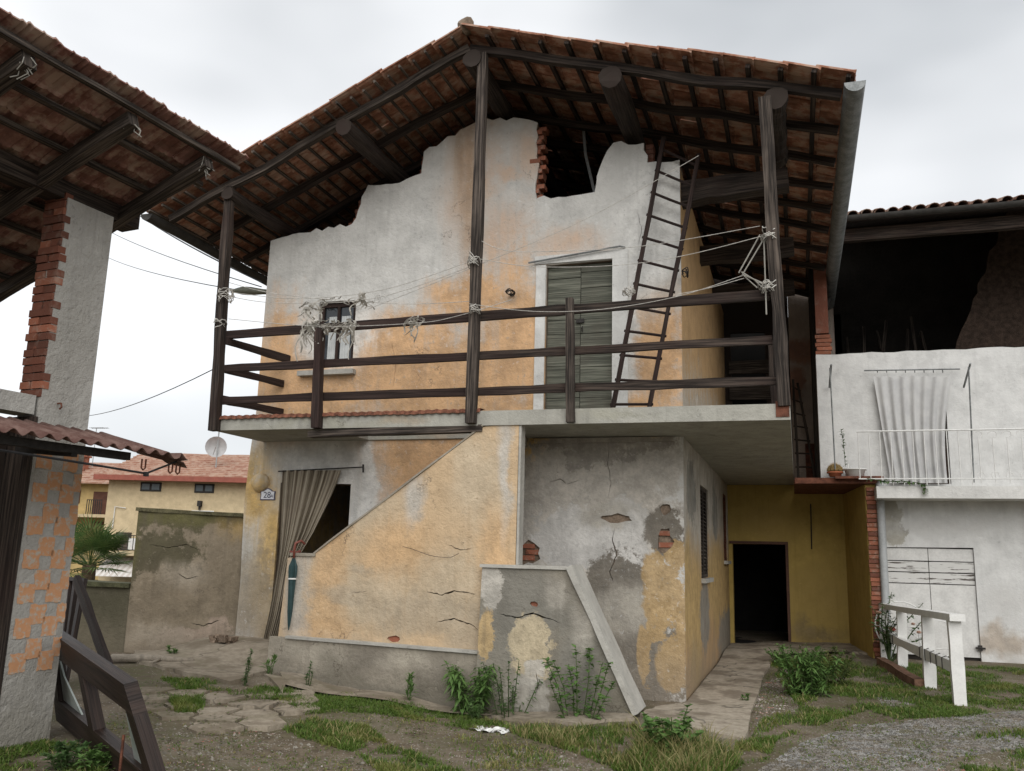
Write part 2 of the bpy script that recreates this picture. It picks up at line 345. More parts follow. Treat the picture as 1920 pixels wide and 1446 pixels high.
gm = MB(); gm.grid([[(x, y, gz(x, y)+bump_h(x, y)) for x in xs] for y in ys]); ground = struct('ground', gm, M['ground'], smooth=True)
def concmat(name, a, b, moss=(.10, .10, .04), ma=.4, stain=(.14, .12, .095)):
    t = NT(name); n = t.noise(1.7, None, 4, .65); n2 = t.noise(11, None, 4, .75); c = t.mix(t.mapr(n2, .3, .7), a, b); c = t.mix(t.mapr(n, .48, .60, 0, .75), c, stain)
    c = t.mix(t.math('MULTIPLY', t.mapr(t.noise(2.6, t.vm('ADD', t.pos, (3, 1, 8)), 3, .6), .52, .64), ma), c, moss); e = t.voro(.9, t.vm('ADD', t.pos, t.vm('MULTIPLY', t.noise(2, None, 3, .6, col=True), (.6, .6, .6))), 'DISTANCE_TO_EDGE'); cm = t.mapr(e, .014, .003)
    c = t.mix(t.math('MULTIPLY', cm, .6), c, (.05, .045, .035)); r = t.rand(); c = t.mix(t.math('MULTIPLY', r, .25), c, tuple(k*.6 for k in a))
    return t.done(c, .9, n2, .45, .02, spec=.2)
M['path'] = concmat('worn_concrete_path', (.27, .23, .18), (.40, .35, .28), ma=.12, stain=(.15, .12, .09))
M['pave'] = concmat('damp_concrete_paving', (.25, .21, .16), (.38, .33, .26), ma=.22, stain=(.16, .13, .092))
def slab_on_ground(name, pts, th, mat, ins=.0, lift=.0):
    # irregular concrete sheet following the ground, with a small vertical edge
    bm = bmesh.new(); vs = [bm.verts.new((p.x, p.y, 0)) for p in pts]; bm.faces.new(vs); bmesh.ops.triangulate(bm, faces=bm.faces)
    for _ in range(4):
        es = [e for e in bm.edges if e.calc_length() > .45]
        if not es: break
        bmesh.ops.subdivide_edges(bm, edges=es, cuts=1); bmesh.ops.triangulate(bm, faces=[f for f in bm.faces if len(f.verts) > 3])
    for v in bm.verts: v.co.z = gz(v.co.x, v.co.y)+th+lift+.006*noise.noise(Vector((v.co.x*2, v.co.y*2, 1)))
    r_ = bmesh.ops.extrude_face_region(bm, geom=list(bm.faces))
    for v in [g for g in r_['geom'] if isinstance(g, bmesh.types.BMVert)]: v.co.z -= th+.08
    bmesh.ops.recalc_face_normals(bm, faces=bm.faces); me = bpy.data.meshes.new(name); bm.to_mesh(me); bm.free(); me.materials.append(mat); return me
def rag(pts, n=5, a=.04, seed=1):
    r_ = random.Random(seed); out = []
    for i, p in enumerate(pts):
        q = pts[(i+1) % len(pts)]
        for k in range(n): w = p.lerp(q, k/n); out.append(Vector((w.x+r_.uniform(-a, a), w.y+r_.uniform(-a, a), 0)) if k else Vector((w.x, w.y, 0)))
    return out
pp = [G(1200, 1345), G(1300, 1372), G(1395, 1392), G(1408, 1340), G(1428, 1280), G(1450, 1222), Vector((-.1, 16.2, 0)), Vector((1.05, 15.3, 0)), Vector((.9, 16.98, 0)), Vector((-1.2, 16.98, 0)), Vector((-1.2, 10.15, 0)), Vector((-1.45, 9.5, 0))]
o = put('concrete_path', slab_on_ground('concrete_path', rag(pp, 4, .03, 3), .035, M['path'])); o['kind'] = 'structure'
p2 = [G(495, 1268), G(540, 1258), Vector((-5.6, 9.03, 0)), Vector((-3.3, 8.96, 0)), Vector((-1.6, 8.97, 0)), G(1190, 1352), G(1080, 1362), G(960, 1352), G(860, 1333), G(760, 1312), G(640, 1290), G(560, 1285)]
o = put('pavement', slab_on_ground('pavement', rag(p2, 4, .03, 5), .03, M['pave'])); o['kind'] = 'structure'
p3 = [Vector((-5.75, 9.2, 0)), Vector((-5.75, 10.2, 0)), Vector((-7.0, 10.3, 0)), Vector((-8.3, 9.85, 0)), G(245, 1242), G(330, 1262), G(430, 1285), G(500, 1258)]
o = put('terrace', slab_on_ground('terrace', rag(p3, 4, .03, 9), .04, M['pave'])); o['kind'] = 'structure'
# crazy paving: every slab a piece of the ground
c0 = G(490, 1322); r_ = random.Random(4); cells = []
for i in range(-6, 7):
    for j in range(-5, 5): cells.append((c0.x+i*.40+(j % 2)*.2+r_.uniform(-.1, .1), c0.y+j*.33+r_.uniform(-.1, .1)))
def inpoly(x, y, poly):
    c = False; j = len(poly)-1
    for i in range(len(poly)):
        if (poly[i].y > y) != (poly[j].y > y) and x < (poly[j].x-poly[i].x)*(y-poly[i].y)/(poly[j].y-poly[i].y)+poly[i].x: c = not c
        j = i
    return c
slabzone = [G(*q) for q in ((270, 1290), (440, 1292), (560, 1300), (560, 1335), (470, 1372), (350, 1365), (270, 1330))]
for k, (cx, cy) in enumerate(cells):
    if not inpoly(cx, cy, slabzone): continue
    poly = [(cx+math.cos(t)*.8, cy+math.sin(t)*.8) for t in [math.pi*i/8 for i in range(16)]]
    for (ox, oy) in cells:
        if (ox, oy) == (cx, cy): continue
        nx, ny = ox-cx, oy-cy; L = math.hypot(nx, ny)
        if L > 1.7: continue
        lim = L/2-.018; out = []
        for i in range(len(poly)):
            a, b = poly[i], poly[(i+1) % len(poly)]; da = ((a[0]-cx)*nx+(a[1]-cy)*ny)/L-lim; db = ((b[0]-cx)*nx+(b[1]-cy)*ny)/L-lim
            if da <= 0: out.append(a)
            if (da < 0) != (db < 0): s_ = da/(da-db); out.append((a[0]+(b[0]-a[0])*s_, a[1]+(b[1]-a[1])*s_))
        poly = out
    if len(poly) > 2:
        h = gz(cx, cy)+.018+r_.uniform(-.008, .006); tx, ty = r_.uniform(-.02, .02), r_.uniform(-.02, .02)
        mb = MB(); mb.extrude([poly], lambda a, b: (a, b, h+tx*(a-cx)+ty*(b-cy)), Vector((0, 0, -.07))); part(ground, 'paving_slab', mb, M['pave'])

# ------------------------------------------------------------------ the farmhouse
YS, YW, XR, XL, YB = 9.1, 10.2, -1.22, -7.0, 17.0
ORG = (.62, .385, .205); OCH = (.45, .315, .16); WHT = (.60, .59, .56); CEM = (.18, .16, .132)
e = lambda *a: ell(*a, Y=YW)
M['facade'] = plaster('facade_plaster', WHT, [
  (ORG, [e(590, 735, 120, 95), e(790, 710, 190, 110), e(975, 640, 75, 150), e(900, 720, 110, 130), e(1240, 670, 60, 130), e(1090, 780, 260, 40), e(820, 870, 160, 95), e(880, 560, 90, 45), e(520, 680, 60, 110), e(700, 650, 220, 60), e(1010, 700, 60, 90)], .28, .22, 2.4, .95),
  ((.60, .40, .15), [e(490, 910, 55, 75), e(505, 1060, 30, 150), e(990, 840, 40, 50), e(1150, 810, 160, 14)], .3, .12, 4, .95),
  ((.58, .35, .20), [e(945, 322, 26, 14), e(1068, 452, 55, 26), e(885, 330, 40, 130), e(930, 440, 50, 60), e(1000, 280, 40, 40)], .5, .15, 4, .55),
  ((.30, .19, .10), [e(878, 350, 14, 120), e(862, 300, 10, 80), e(895, 420, 7, 80)], .6, .05, 6, .55),
  ((.66, .65, .62), [e(645, 615, 62, 70), e(590, 640, 36, 40), e(1172, 620, 26, 130), e(1220, 400, 70, 160), e(600, 880, 105, 75), e(690, 900, 20, 100)], .25, .1, 5, .9),
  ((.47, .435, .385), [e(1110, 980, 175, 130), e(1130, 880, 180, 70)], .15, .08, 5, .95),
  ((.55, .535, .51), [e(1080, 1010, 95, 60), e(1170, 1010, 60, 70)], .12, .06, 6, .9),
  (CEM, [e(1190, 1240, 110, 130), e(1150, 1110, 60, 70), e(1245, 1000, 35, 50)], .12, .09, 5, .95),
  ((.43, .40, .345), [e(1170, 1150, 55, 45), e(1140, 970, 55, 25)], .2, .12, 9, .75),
  (OCH, [e(1250, 1120, 42, 62), e(1228, 1075, 26, 35), e(1262, 1250, 28, 55), e(1210, 1230, 14, 60), e(1265, 1040, 22, 30), e(1235, 1180, 20, 30), e(1275, 1180, 10, 60)], .12, .10, 9, .92),
  ((.31, .26, .19), [e(470, 1120, 60, 95)], .3, .12, 5, .9),
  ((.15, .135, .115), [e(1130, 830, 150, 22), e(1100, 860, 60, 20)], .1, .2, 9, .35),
  ], grime=(.1, 1.0, (.24, .20, .155), .45), crack=.3, streak=.18)
s = lambda *a: ell(*a, X=XR)
M['sidewall'] = plaster('side_wall_plaster', (.50, .325, .165), [
  ((.44, .41, .36), [s(1300, 900, 40, 140), s(1345, 900, 40, 130), s(1320, 850, 30, 60)], .2, .12, 4, .95),
  ((.48, .335, .15), [s(1305, 1160, 13, 130), s(1345, 1090, 14, 80), s(1360, 1120, 10, 90), s(1290, 1110, 8, 120)], .18, .12, 5, .92),
  ((.24, .23, .205), [s(1322, 1150, 8, 70), s(1296, 920, 8, 60), s(1365, 1190, 14, 50), s(1340, 960, 5, 50)], .15, .1, 6, .9)],
  grime=(.0, .8, (.25, .21, .16), .6), crack=.3, streak=.3)
y9 = lambda *a: ell(*a, Y=YS)
M['stairwall'] = plaster('stair_wall_plaster', (.59, .435, .275), [
  ((.53, .44, .32), [y9(690, 1110, 110, 60), y9(840, 1100, 80, 70), y9(900, 900, 45, 90), y9(690, 960, 60, 45)], .35, .2, 3, .8),
  ((.60, .395, .215), [y9(620, 1090, 30, 120), y9(745, 1020, 60, 60), y9(930, 1040, 30, 90), y9(600, 1185, 60, 25)], .35, .15, 4, .75),
  ((.40, .335, .25), [y9(800, 1160, 110, 40), y9(880, 1185, 60, 50), y9(650, 1120, 40, 15), y9(680, 1060, 18, 12)], .3, .12, 5, .7),
  ((.52, .50, .46), [y9(770, 930, 20, 40), y9(950, 860, 10, 120), y9(555, 1120, 22, 100)], .4, .1, 6, .8)],
  grime=(.3, .75, (.36, .31, .24), .4), crack=.35, streak=.22)
M['plinth'] = plaster('grey_render_plinth', (.33, .295, .24), [(CEM, [y9(700, 1240, 70, 30), y9(840, 1270, 60, 30)], .3, .15, 5, .7), ((.44, .40, .33), [y9(600, 1225, 60, 25), y9(770, 1250, 50, 20)], .3, .15, 5, .7)], grime=(.0, .35, (.12, .11, .085), .6), crack=.35)
M['block'] = plaster('cement_render_block', (.27, .245, .20), [
  ((.20, .19, .165), [y9(1000, 1140, 90, 60), y9(950, 1120, 40, 120), y9(1090, 1240, 50, 80)], .3, .15, 4, .8),
  ((.50, .42, .29), [y9(995, 1205, 42, 50), y9(1000, 1250, 40, 20)], .08, .07, 8, .95), ((.50, .47, .42), [y9(1000, 1300, 45, 40), y9(920, 1085, 20, 50), y9(1010, 1250, 26, 12)], .12, .08, 8, .85),
  ((.48, .345, .18), [y9(915, 1190, 16, 45)], .1, .06, 8, .9), ((.40, .37, .32), [y9(1050, 1110, 22, 30), y9(960, 1290, 26, 20), y9(1090, 1180, 20, 40)], .3, .1, 6, .7)], grime=(-.1, .5, (.13, .12, .09), .45), crack=.35)
M['slab'] = plaster('balcony_concrete', (.40, .39, .345), [((.34, .33, .27), [y9(600, 790, 120, 12), y9(1150, 775, 60, 12)], .4, .2, 4, .7), ((.42, .30, .19), [y9(760, 785, 40, 8)], .4, .1, 5, .4)], crack=.3, streak=.35, bump=.35)
M['coping'] = plaster('pale_coping', (.44, .425, .385), [], crack=.15, streak=.3, bump=.35)
M['lime'] = plaster('white_limewash', (.66, .655, .63), [], crack=.15, streak=.2, bump=.3)
house = thing('farmhouse', 'old farmhouse with patchy orange and white plaster, wooden balcony and tiled gable roof', 'house', (-4.1, 13, .1))
xz = lambda Y: (lambda a, b: (a, Y, b))
def P2(px, py, Y=YW): w = at(px, py, Y=Y); return (w.x, w.z)
top = [(-1.22, 6.44), (-1.62, 6.45), (-1.66, 6.72), (-2.05, 6.77), (-2.185, 6.55), (-2.286, 6.13), (-3.05, 6.127), (-3.058, 7.185), (-3.30, 7.28), (-3.87, 7.333), (-4.67, 6.97), (-4.69, 6.66), (-5.12, 6.555), (-5.49, 6.58), (-5.52, 6.5), (-5.70, 6.03), (-6.53, 5.975), (-6.98, 5.9)]
outl = [(-7.04, -.4), (-1.22, -.4)]
for i in range(len(top)-1):
    L = math.dist(top[i], top[i+1]); outl += jag(top[i], top[i+1], max(1, int(L/.09)), .028, i)
outl += [top[-1], (-6.99, 3.4), (-7.03, 2.9), (-7.06, 2.2), (-7.02, 1.2)]
door = [(-2.90, 3.1), (-2.055, 3.1), (-2.055, 5.22), (-2.90, 5.21)]
wnd = [(-6.12, 4.02), (-5.56, 4.02), (-5.56, 4.93), (-6.12, 4.94)]
dw = [(-6.52, .3), (-5.475, .3), (-5.475, 2.45), (-6.52, 2.47)]
dam = [blob(*P2(990, 1037), .15, .14, 12, .22, 1), blob(P2(1262, 1015)[0]-.09, P2(1262, 1015)[1], .085, .15, 12, .25, 2), blob(*P2(1158, 972), .17, .05, 12, .3, 3), blob(*P2(1249, 955), .07, .07, 9, .3, 8)]
mb = MB(); crk = [crack_loop([P2(*q) for q in c_], w_, k_) for k_, (c_, w_) in enumerate(([[(1152, 990), (1148, 1012), (1156, 1042), (1143, 1072), (1150, 1094)], .014], [[(1028, 905), (1050, 898), (1062, 908), (1085, 900)], .008], [[(1143, 828), (1139, 870), (1146, 905), (1140, 935)], .006], [[(1105, 440), (1110, 470), (1103, 500)], .006] if False else [[(1195, 395), (1203, 430), (1197, 460)], .006], [[(735, 640), (742, 690), (736, 730)], .006], [[(1110, 1120), (1120, 1150), (1112, 1180)], .009]))]
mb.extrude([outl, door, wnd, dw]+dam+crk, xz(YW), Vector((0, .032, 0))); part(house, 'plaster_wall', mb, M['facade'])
core = [(x+(.03 if x < -6.5 else -.005 if x > -1.3 else 0), z-(.02 if z > 5 else 0)) for x, z in outl]
mb = MB(); mb.extrude([core, door, wnd, dw], xz(YW+.035), Vector((0, .33, 0))); part(house, 'masonry_core', mb, M['rubble'])
bk = MB(); bk.box((-.12, -.05, -.029), (.12, .05, .029)); brick_me = bk.mesh('brick', M['brick']); bk2 = MB(); bk2.box((-.12, -.05, -.029), (.12, .05, .029)); brick_dk = bk2.mesh('brick', M['brick_dk'])
def lay_bricks(parent, me, poly2, mapM, rowh=.068, bl=.25, seed=0, zj=.012, inside=True):
    r_ = random.Random(seed); x0 = min(p[0] for p in poly2); x1 = max(p[0] for p in poly2); z0 = min(p[1] for p in poly2); z1 = max(p[1] for p in poly2); pv = [Vector((a, b, 0)) for a, b in poly2]
    k = 0; z = z0+.02
    while z < z1:
        x = x0+(.125 if k % 2 else 0)
        while x < x1+.1:
            if inpoly(x, z, pv) or not inside:
                put('brick', me, parent, mapM(x, z) @ Matrix.Translation((r_.uniform(-.006, .006), r_.uniform(-zj, zj), r_.uniform(-.004, .004))) @ Matrix.Rotation(r_.uniform(-.02, .02), 4, 'Y') @ Matrix.Rotation(r_.uniform(-.03, .03), 4, 'Z') @ Matrix.Diagonal((r_.uniform(.92, 1.0), 1, r_.uniform(.9, 1.02), 1)))
            x += bl
        z += rowh; k += 1
for i, d_ in enumerate(dam[:2]): lay_bricks(house, brick_me, [(a*1.0, b) for a, b in d_], lambda x, z: Matrix.Translation((x, YW+.062, z)), seed=i)
# brick toothing at the broken attic opening
r_ = random.Random(3)
for k in range(15): put('brick', brick_me, house, Matrix.Translation((-3.10+r_.uniform(-.02, .04), YW+.13+r_.uniform(-.02, .02), 6.17+k*.068)) @ Matrix.Rotation(math.pi/2 if k % 2 else 0, 4, 'Z') @ Matrix.Diagonal((1, 1.4, 1, 1)))
for k in range(6): put('brick', brick_me, house, Matrix.Translation((-2.12-.03*(k % 2)-k*.012+.07, YW+.12, 6.5-k*.068)) @ Matrix.Diagonal((.7, 1.4, 1, 1)))
for k in range(4): put('brick', brick_dk, house, Matrix.Translation((-1.60, YW+.13, 6.49+k*.066)) @ Matrix.Diagonal((.4, 1.4, 1, 1)))
for k in range(8): put('brick', brick_dk, house, Matrix.Translation((-5.52-k*.024+r_.uniform(-.03, .03), YW+.15, 6.5-k*.064)) @ Matrix.Diagonal((.7, 1.4, 1, 1)))
for k in range(5): put('brick', brick_dk, house, Matrix.Translation((-4.66+r_.uniform(-.03, .03), YW+.15, 6.66+k*.064)) @ Matrix.Diagonal((.6, 1.4, 1, 1)))
# side, back and left walls, floor of the attic room
yz = lambda X: (lambda a, b: (X, a, b))
sw1 = [(12.05, 1.36), (13.15, 1.36), (13.15, 2.6), (12.05, 2.6)]; sw2 = [(15.9, 1.6), (16.8, 1.6), (16.8, 2.78), (15.9, 2.78)]
mb = MB(); mb.extrude([[(10.236, -.4), (YB, -.4), (YB, 6.35), (10.236, 6.35)], sw1, sw2], yz(XR), Vector((-.3, 0, 0))); part(house, 'side_wall', mb, M['sidewall'])
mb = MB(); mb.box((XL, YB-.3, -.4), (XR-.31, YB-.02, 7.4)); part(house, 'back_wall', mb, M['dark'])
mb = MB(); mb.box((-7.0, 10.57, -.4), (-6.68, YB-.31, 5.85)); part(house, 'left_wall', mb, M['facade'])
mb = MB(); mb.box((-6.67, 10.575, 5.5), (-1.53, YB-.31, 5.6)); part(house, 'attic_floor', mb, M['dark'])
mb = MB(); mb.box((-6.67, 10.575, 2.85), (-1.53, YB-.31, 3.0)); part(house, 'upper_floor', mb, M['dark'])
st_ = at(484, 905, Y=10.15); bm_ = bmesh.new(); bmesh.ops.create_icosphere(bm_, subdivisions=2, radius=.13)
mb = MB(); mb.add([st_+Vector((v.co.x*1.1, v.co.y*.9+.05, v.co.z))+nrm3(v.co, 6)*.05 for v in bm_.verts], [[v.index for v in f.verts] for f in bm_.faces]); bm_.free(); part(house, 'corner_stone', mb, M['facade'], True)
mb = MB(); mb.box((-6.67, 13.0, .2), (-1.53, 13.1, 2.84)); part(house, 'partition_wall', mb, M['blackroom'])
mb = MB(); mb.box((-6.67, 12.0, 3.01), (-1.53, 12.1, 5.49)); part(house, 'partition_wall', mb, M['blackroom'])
# louvred shutters of the side wall
for (ya, yb_, za, zb, mt) in ((12.05, 13.15, 1.36, 2.6, M['wood_grey']), (15.9, 16.8, 1.6, 2.78, M['rust'])):
    mb = MB(); fr = .05
    mb.box((XR-.07, ya, za), (XR-.02, ya+fr, zb)); mb.box((XR-.07, yb_-fr, za), (XR-.02, yb_, zb)); mb.box((XR-.07, ya+fr, za), (XR-.02, yb_-fr, za+fr)); mb.box((XR-.07, ya+fr, zb-fr), (XR-.02, yb_-fr, zb)); mb.box((XR-.07, (ya+yb_)/2-.04, za+fr), (XR-.02, (ya+yb_)/2+.04, zb-fr))
    sh = part(house, 'shutter', mb, mt)
    for k in range(22):
        z = za+fr+.02+k*(zb-za-2*fr-.02)/22; m2 = MB()
        for (p_, q_) in ((ya+fr, (ya+yb_)/2-.041), ((ya+yb_)/2+.041, yb_-fr)): m2.beam((XR-.045, p_, z), (XR-.045, q_, z), .045, .008, upv=(.6, 0, .8))
        part(sh, 'slat', m2, mt)
    mb = MB(); mb.box((XR-.25, ya-.02, za-.06), (XR+.06, yb_+.02, za-.003)); part(sh, 'sill', mb, M['coping'])
# green door with planks, white surround
d_ = MB(); d_.box((-2.9, YW+.10, 3.1), (-2.055, YW+.13, 5.22)); dr = part(house, 'door', d_, M['blackroom'])
r_ = random.Random(8)
for (xa, xb) in ((-2.895, -2.475), (-2.467, -2.06)):
    z = 3.15
    while z < 5.2:
        h = min(r_.uniform(.17, .23), 5.215-z); m2 = MB(); y0 = YW+.075+r_.uniform(0, .012); m2.box((xa, y0, z+.003), (xb, y0+.03, z+h-.004)); part(dr, 'plank', m2, M['greenpaint']); z += h
m2 = MB(); m2.box((-2.52, YW+.05, 4.45), (-2.42, YW+.075, 4.50)); m2.tube([(-2.44, YW+.06, 4.4), (-2.44, YW+.02, 4.37), (-2.44, YW+.05, 4.33)], .008); part(dr, 'latch', m2, M['iron'])
mb = MB(); mb.box((-3.03, YW-.022, 3.17), (-2.903, YW+.1, 5.21)); mb.box((-2.052, YW-.022, 3.17), (-1.86, YW+.1, 5.24)); mb.box((-3.05, YW-.024, 5.225), (-1.86, YW+.06, 5.33)); part(dr, 'surround', mb, M['lime'])
mb = MB(); mb.tube([(-3.12, YW-.06, 5.24), (-1.95, YW-.06, 5.36), (-1.9, YW, 5.36)], .012); part(house, 'curtain_rod', mb, M['zinc'])
# window with dark frame, panes and lace
mb = MB(); x0, x1, z0, z1 = -6.12, -5.56, 4.02, 4.935
for a, b in (((x0, z0), (x0+.06, z1)), ((x1-.06, z0), (x1, z1)), ((x0+.06, z1-.07), (x1-.06, z1)), ((x0+.06, z0), (x1-.06, z0+.05)), ((-5.862, z0+.05), (-5.822, z1-.07))): mb.box((a[0], YW+.05, a[1]), (b[0], YW+.11, b[1]))
win = part(house, 'window', mb, M['wood_brown'])
for (a, b) in ((x0+.06, -5.862), (-5.822, x1-.06)): m2 = MB(); m2.box((a, YW+.075, z0+.05), (b, YW+.08, z1-.07)); part(win, 'pane', m2, M['glass'])
M['lace'] = clothmat('grey_lace', (.66, .68, .67), (.5, .52, .52), .2)
for (a, b) in ((x0+.13, -5.875), (-5.80, x1-.10)):
    m2 = MB(); m2.grid([[(a+(b-a)*i/16, YW+.066-.004*math.sin(i*1.5), z0+.06+(z1-.2-z0-.06)*j/8) for i in range(17)] for j in range(9)]); part(win, 'lace_curtain', m2, M['lace'], True)
mb = MB(); mb.box((-6.34, YW-.09, 3.90), (-5.50, YW-.002, 3.965)); part(win, 'sill', mb, M['coping'])
# ---- balcony slab: L plan with the stairwell opening
hole = [(-5.25, 9.28), (-3.42, 9.28), (-3.42, 10.17), (-5.25, 10.17)]
mb = MB(); mb.extrude([[(-6.84, 9.1), (-.02, 9.1), (-.02, 16.95), (XR+.002, 16.95), (XR+.002, YW-.003), (-6.84, YW-.003)], hole], lambda a, b: (a, b, 3.165 + (.02 if a < -3 else 0)), Vector((0, 0, -.165))); slab = part(house, 'balcony_slab', mb, M['slab'])
mb = MB(); mb.beam((-5.5, 9.17, 2.955), (-3.3, 9.17, 2.985), .14, .075, 6, .01); part(house, 'lintel_beam', mb, M['wood_grey'])
M['flash'] = flat('rusted_flashing', (.16, .065, .04), .9, .6, 18, bump=.3)
rowp = []
for i in range(120):
    x = -6.82+i*(3.5/119); zz = 3.185+.006*noise.noise(Vector((x*3, 0, 0)))+.006*math.sin(x*60); rowp.append(((x, 9.07+.01*math.sin(x*60), zz-.03), (x, 9.085, zz+.015), (x, 9.25, zz+.02)))
mb = MB(); mb.grid([[r0[k] for r0 in rowp] for k in range(3)]); part(house, 'edge_flashing', mb, M['flash'])
mb = MB(); mb.box((-3.0, YW-.05, 2.94), (-1.25, YW-.003, 2.995)); part(house, 'wall_cornice', mb, M['facade'])
# ---- outside stair
st_out = [P2(538, 1046, YS), P2(586, 1040, YS), P2(905, 800, YS), P2(930, 797, YS), P2(972, 796, YS), P2(965, 1060, YS), P2(905, 1062, YS), (-3.24, -.2), (-5.76, -.2)]
mb = MB(); mb.extrude([st_out, blob(*P2(737, 1199, YS), .07, .035, 10, .25, 5)]+[crack_loop([P2(*q, YS) for q in c_], w_, 20+k_) for k_, (c_, w_) in enumerate(([[(795, 1110), (828, 1116), (850, 1108), (893, 1114)], .016], [[(815, 1168), (850, 1160), (880, 1170), (897, 1184)], .014], [[(836, 1020), (862, 1031), (884, 1028)], .008], [[(655, 1112), (690, 1108)], .006]))], xz(YS+.02), Vector((0, .15, 0))); sw = part(house, 'stair_wall', mb, M['stairwall'])
put('brick', brick_me, sw, Matrix.Translation((*[P2(737, 1199, YS)[0], YS+.09], P2(737, 1199, YS)[1])))
cp = [P2(586, 1040, YS), P2(905, 798, YS)]
mb = MB(); mb.beam((cp[0][0], YS+.10, cp[0][1]+.01), (cp[1][0], YS+.10, cp[1][1]+.005), .19, .02, 10, .008); mb.box((cp[0][0]-.30, YS+.0, cp[0][1]-.02), (cp[0][0]+.03, YS+.2, cp[0][1]+.015)); part(sw, 'coping', mb, M['plinth'])
pl = [P2(556, 1196, YS), P2(900, 1224, YS), (-3.245, -.2), (-5.8, -.2), (-5.78, .62)]
ex = P2(972, 796, YS); mb = MB(); mb.hexa([(ex[0]+.004, YS+.02, ex[1]), (ex[0]+.004, YS+.17, ex[1]), (ex[0]+.03, YS+.17, ex[1]), (ex[0]+.03, YS+.02, ex[1]), (ex[0]+.004, YS+.02, 1.5), (ex[0]+.004, YS+.17, 1.5), (ex[0]+.03, YS+.17, 1.5), (ex[0]+.03, YS+.02, 1.5)]); part(sw, 'edge_render', mb, M['coping'])
mb = MB(); mb.extrude([pl], xz(YS-.05), Vector((0, .066, 0))); part(sw, 'plinth', mb, M['plinth'])
mb = MB(); mb.beam((pl[0][0]-.1, YS-.03, pl[0][1]+.008), (pl[1][0], YS-.03, pl[1][1]+.008), .10, .03, 14, .006); part(sw, 'ledge', mb, M['coping'])
for i in range(14):
    m2 = MB(); m2.box((-5.30+i*.155, YS+.175, .3+i*.2), (-5.30+(i+1)*.155+.03, YW-.01, .3+(i+1)*.2)); part(house, 'stair_step', m2, M['plinth'])
bl = [P2(905, 1064, 9.0), P2(1072, 1066, 9.0), P2(1190, 1338, 9.0), (-1.6, -.2), (-3.25, -.2)]
mb = MB(); mb.extrude([bl, blob(*P2(1003, 1133, 9.0), .045, .03, 8, .3, 4)]+[crack_loop([P2(*q, 9.0) for q in c_], w_, 40+k_) for k_, (c_, w_) in enumerate(([[(938, 1152), (972, 1158), (1000, 1150), (1030, 1160), (1052, 1168)], .016], [[(1005, 1255), (1010, 1285), (1002, 1310)], .008]))], xz(8.985), Vector((0, .40, 0))); bo = part(house, 'stair_parapet', mb, M['block'])
put('brick', brick_me, bo, Matrix.Translation((P2(1003, 1133, 9.0)[0], 9.06, P2(1003, 1133, 9.0)[1])) @ Matrix.Diagonal((.6, 1, 1, 1)))
a, b = P2(1072, 1066, 9.0), P2(1188, 1338, 9.0)
mb = MB(); mb.beam((a[0]-.02, 9.17, a[1]+.02), (b[0]+.03, 9.17, b[1]), .46, .06, 8, .008, upv=(.9, 0, .4)); mb.box((bl[0][0]-.02, 8.96, bl[0][1]+.001), (a[0], 9.42, bl[0][1]+.035)); part(bo, 'coping', mb, M['coping'])
# ---- posts and rails
def bm_px(name, pts, Y, w, h, mat, parent, jit=.012, Y1=None):
    a = at(*pts[0], Y=Y); b = at(*pts[1], Y=Y1 or Y); mb = MB(); mb.beam(a, b, w, h, 10, jit, upv=(0, 1, 0) if abs((b-a).normalized().z) > .7 else (0, 0, 1)); return part(parent, name, mb, mat)
bm_px('post', ((402, 808), (431, 352)), 9.06, .105, .105, M['wood'], house); bm_px('post', ((883, 794), (906, 102)), 9.05, .115, .10, M['wood_grey'], house)
bm_px('post', ((1471, 762), (1434, 185)), 9.12, .13, .12, M['wood_grey'], house, .02, 9.0); bm_px('post', ((594, 803), (600, 617)), 9.045, .10, .10, M['wood_brown'], house); bm_px('post', ((1070, 792), (1068, 560)), 9.045, .085, .08, M['wood_grey'], house)
bm_px('post', ((1455, 762), (1448, 640)), 9.5, .09, .09, M['wood'], house)
for p_, q_ in (((418, 629), (892, 594)), ((892, 594), (1442, 553)), ((410, 692), (890, 668)), ((890, 668), (1448, 638)), ((406, 752), (890, 735)), ((890, 735), (1468, 714))): bm_px('rail', (p_, q_), 9.135, .05, .105 if p_[1] < 640 else .09, M['wood_brown'] if p_[0] < 600 else M['wood'], house)
for p_, q_ in (((425, 640), (532, 668)), ((412, 690), (532, 727)), ((410, 748), (520, 785))):
    a = at(*p_, Y=9.1); b = at(*q_, Y=10.19); b.z = a.z; b.x = a.x+.22; mb = MB(); mb.beam(a, b, .05, .09, 6, .008); part(house, 'rail', mb, M['wood_brown'])
mb = MB(); mb.box((-.16, 9.09, 3.03), (-.03, 9.098, 3.19)); part(house, 'bracket', mb, M['rust'])
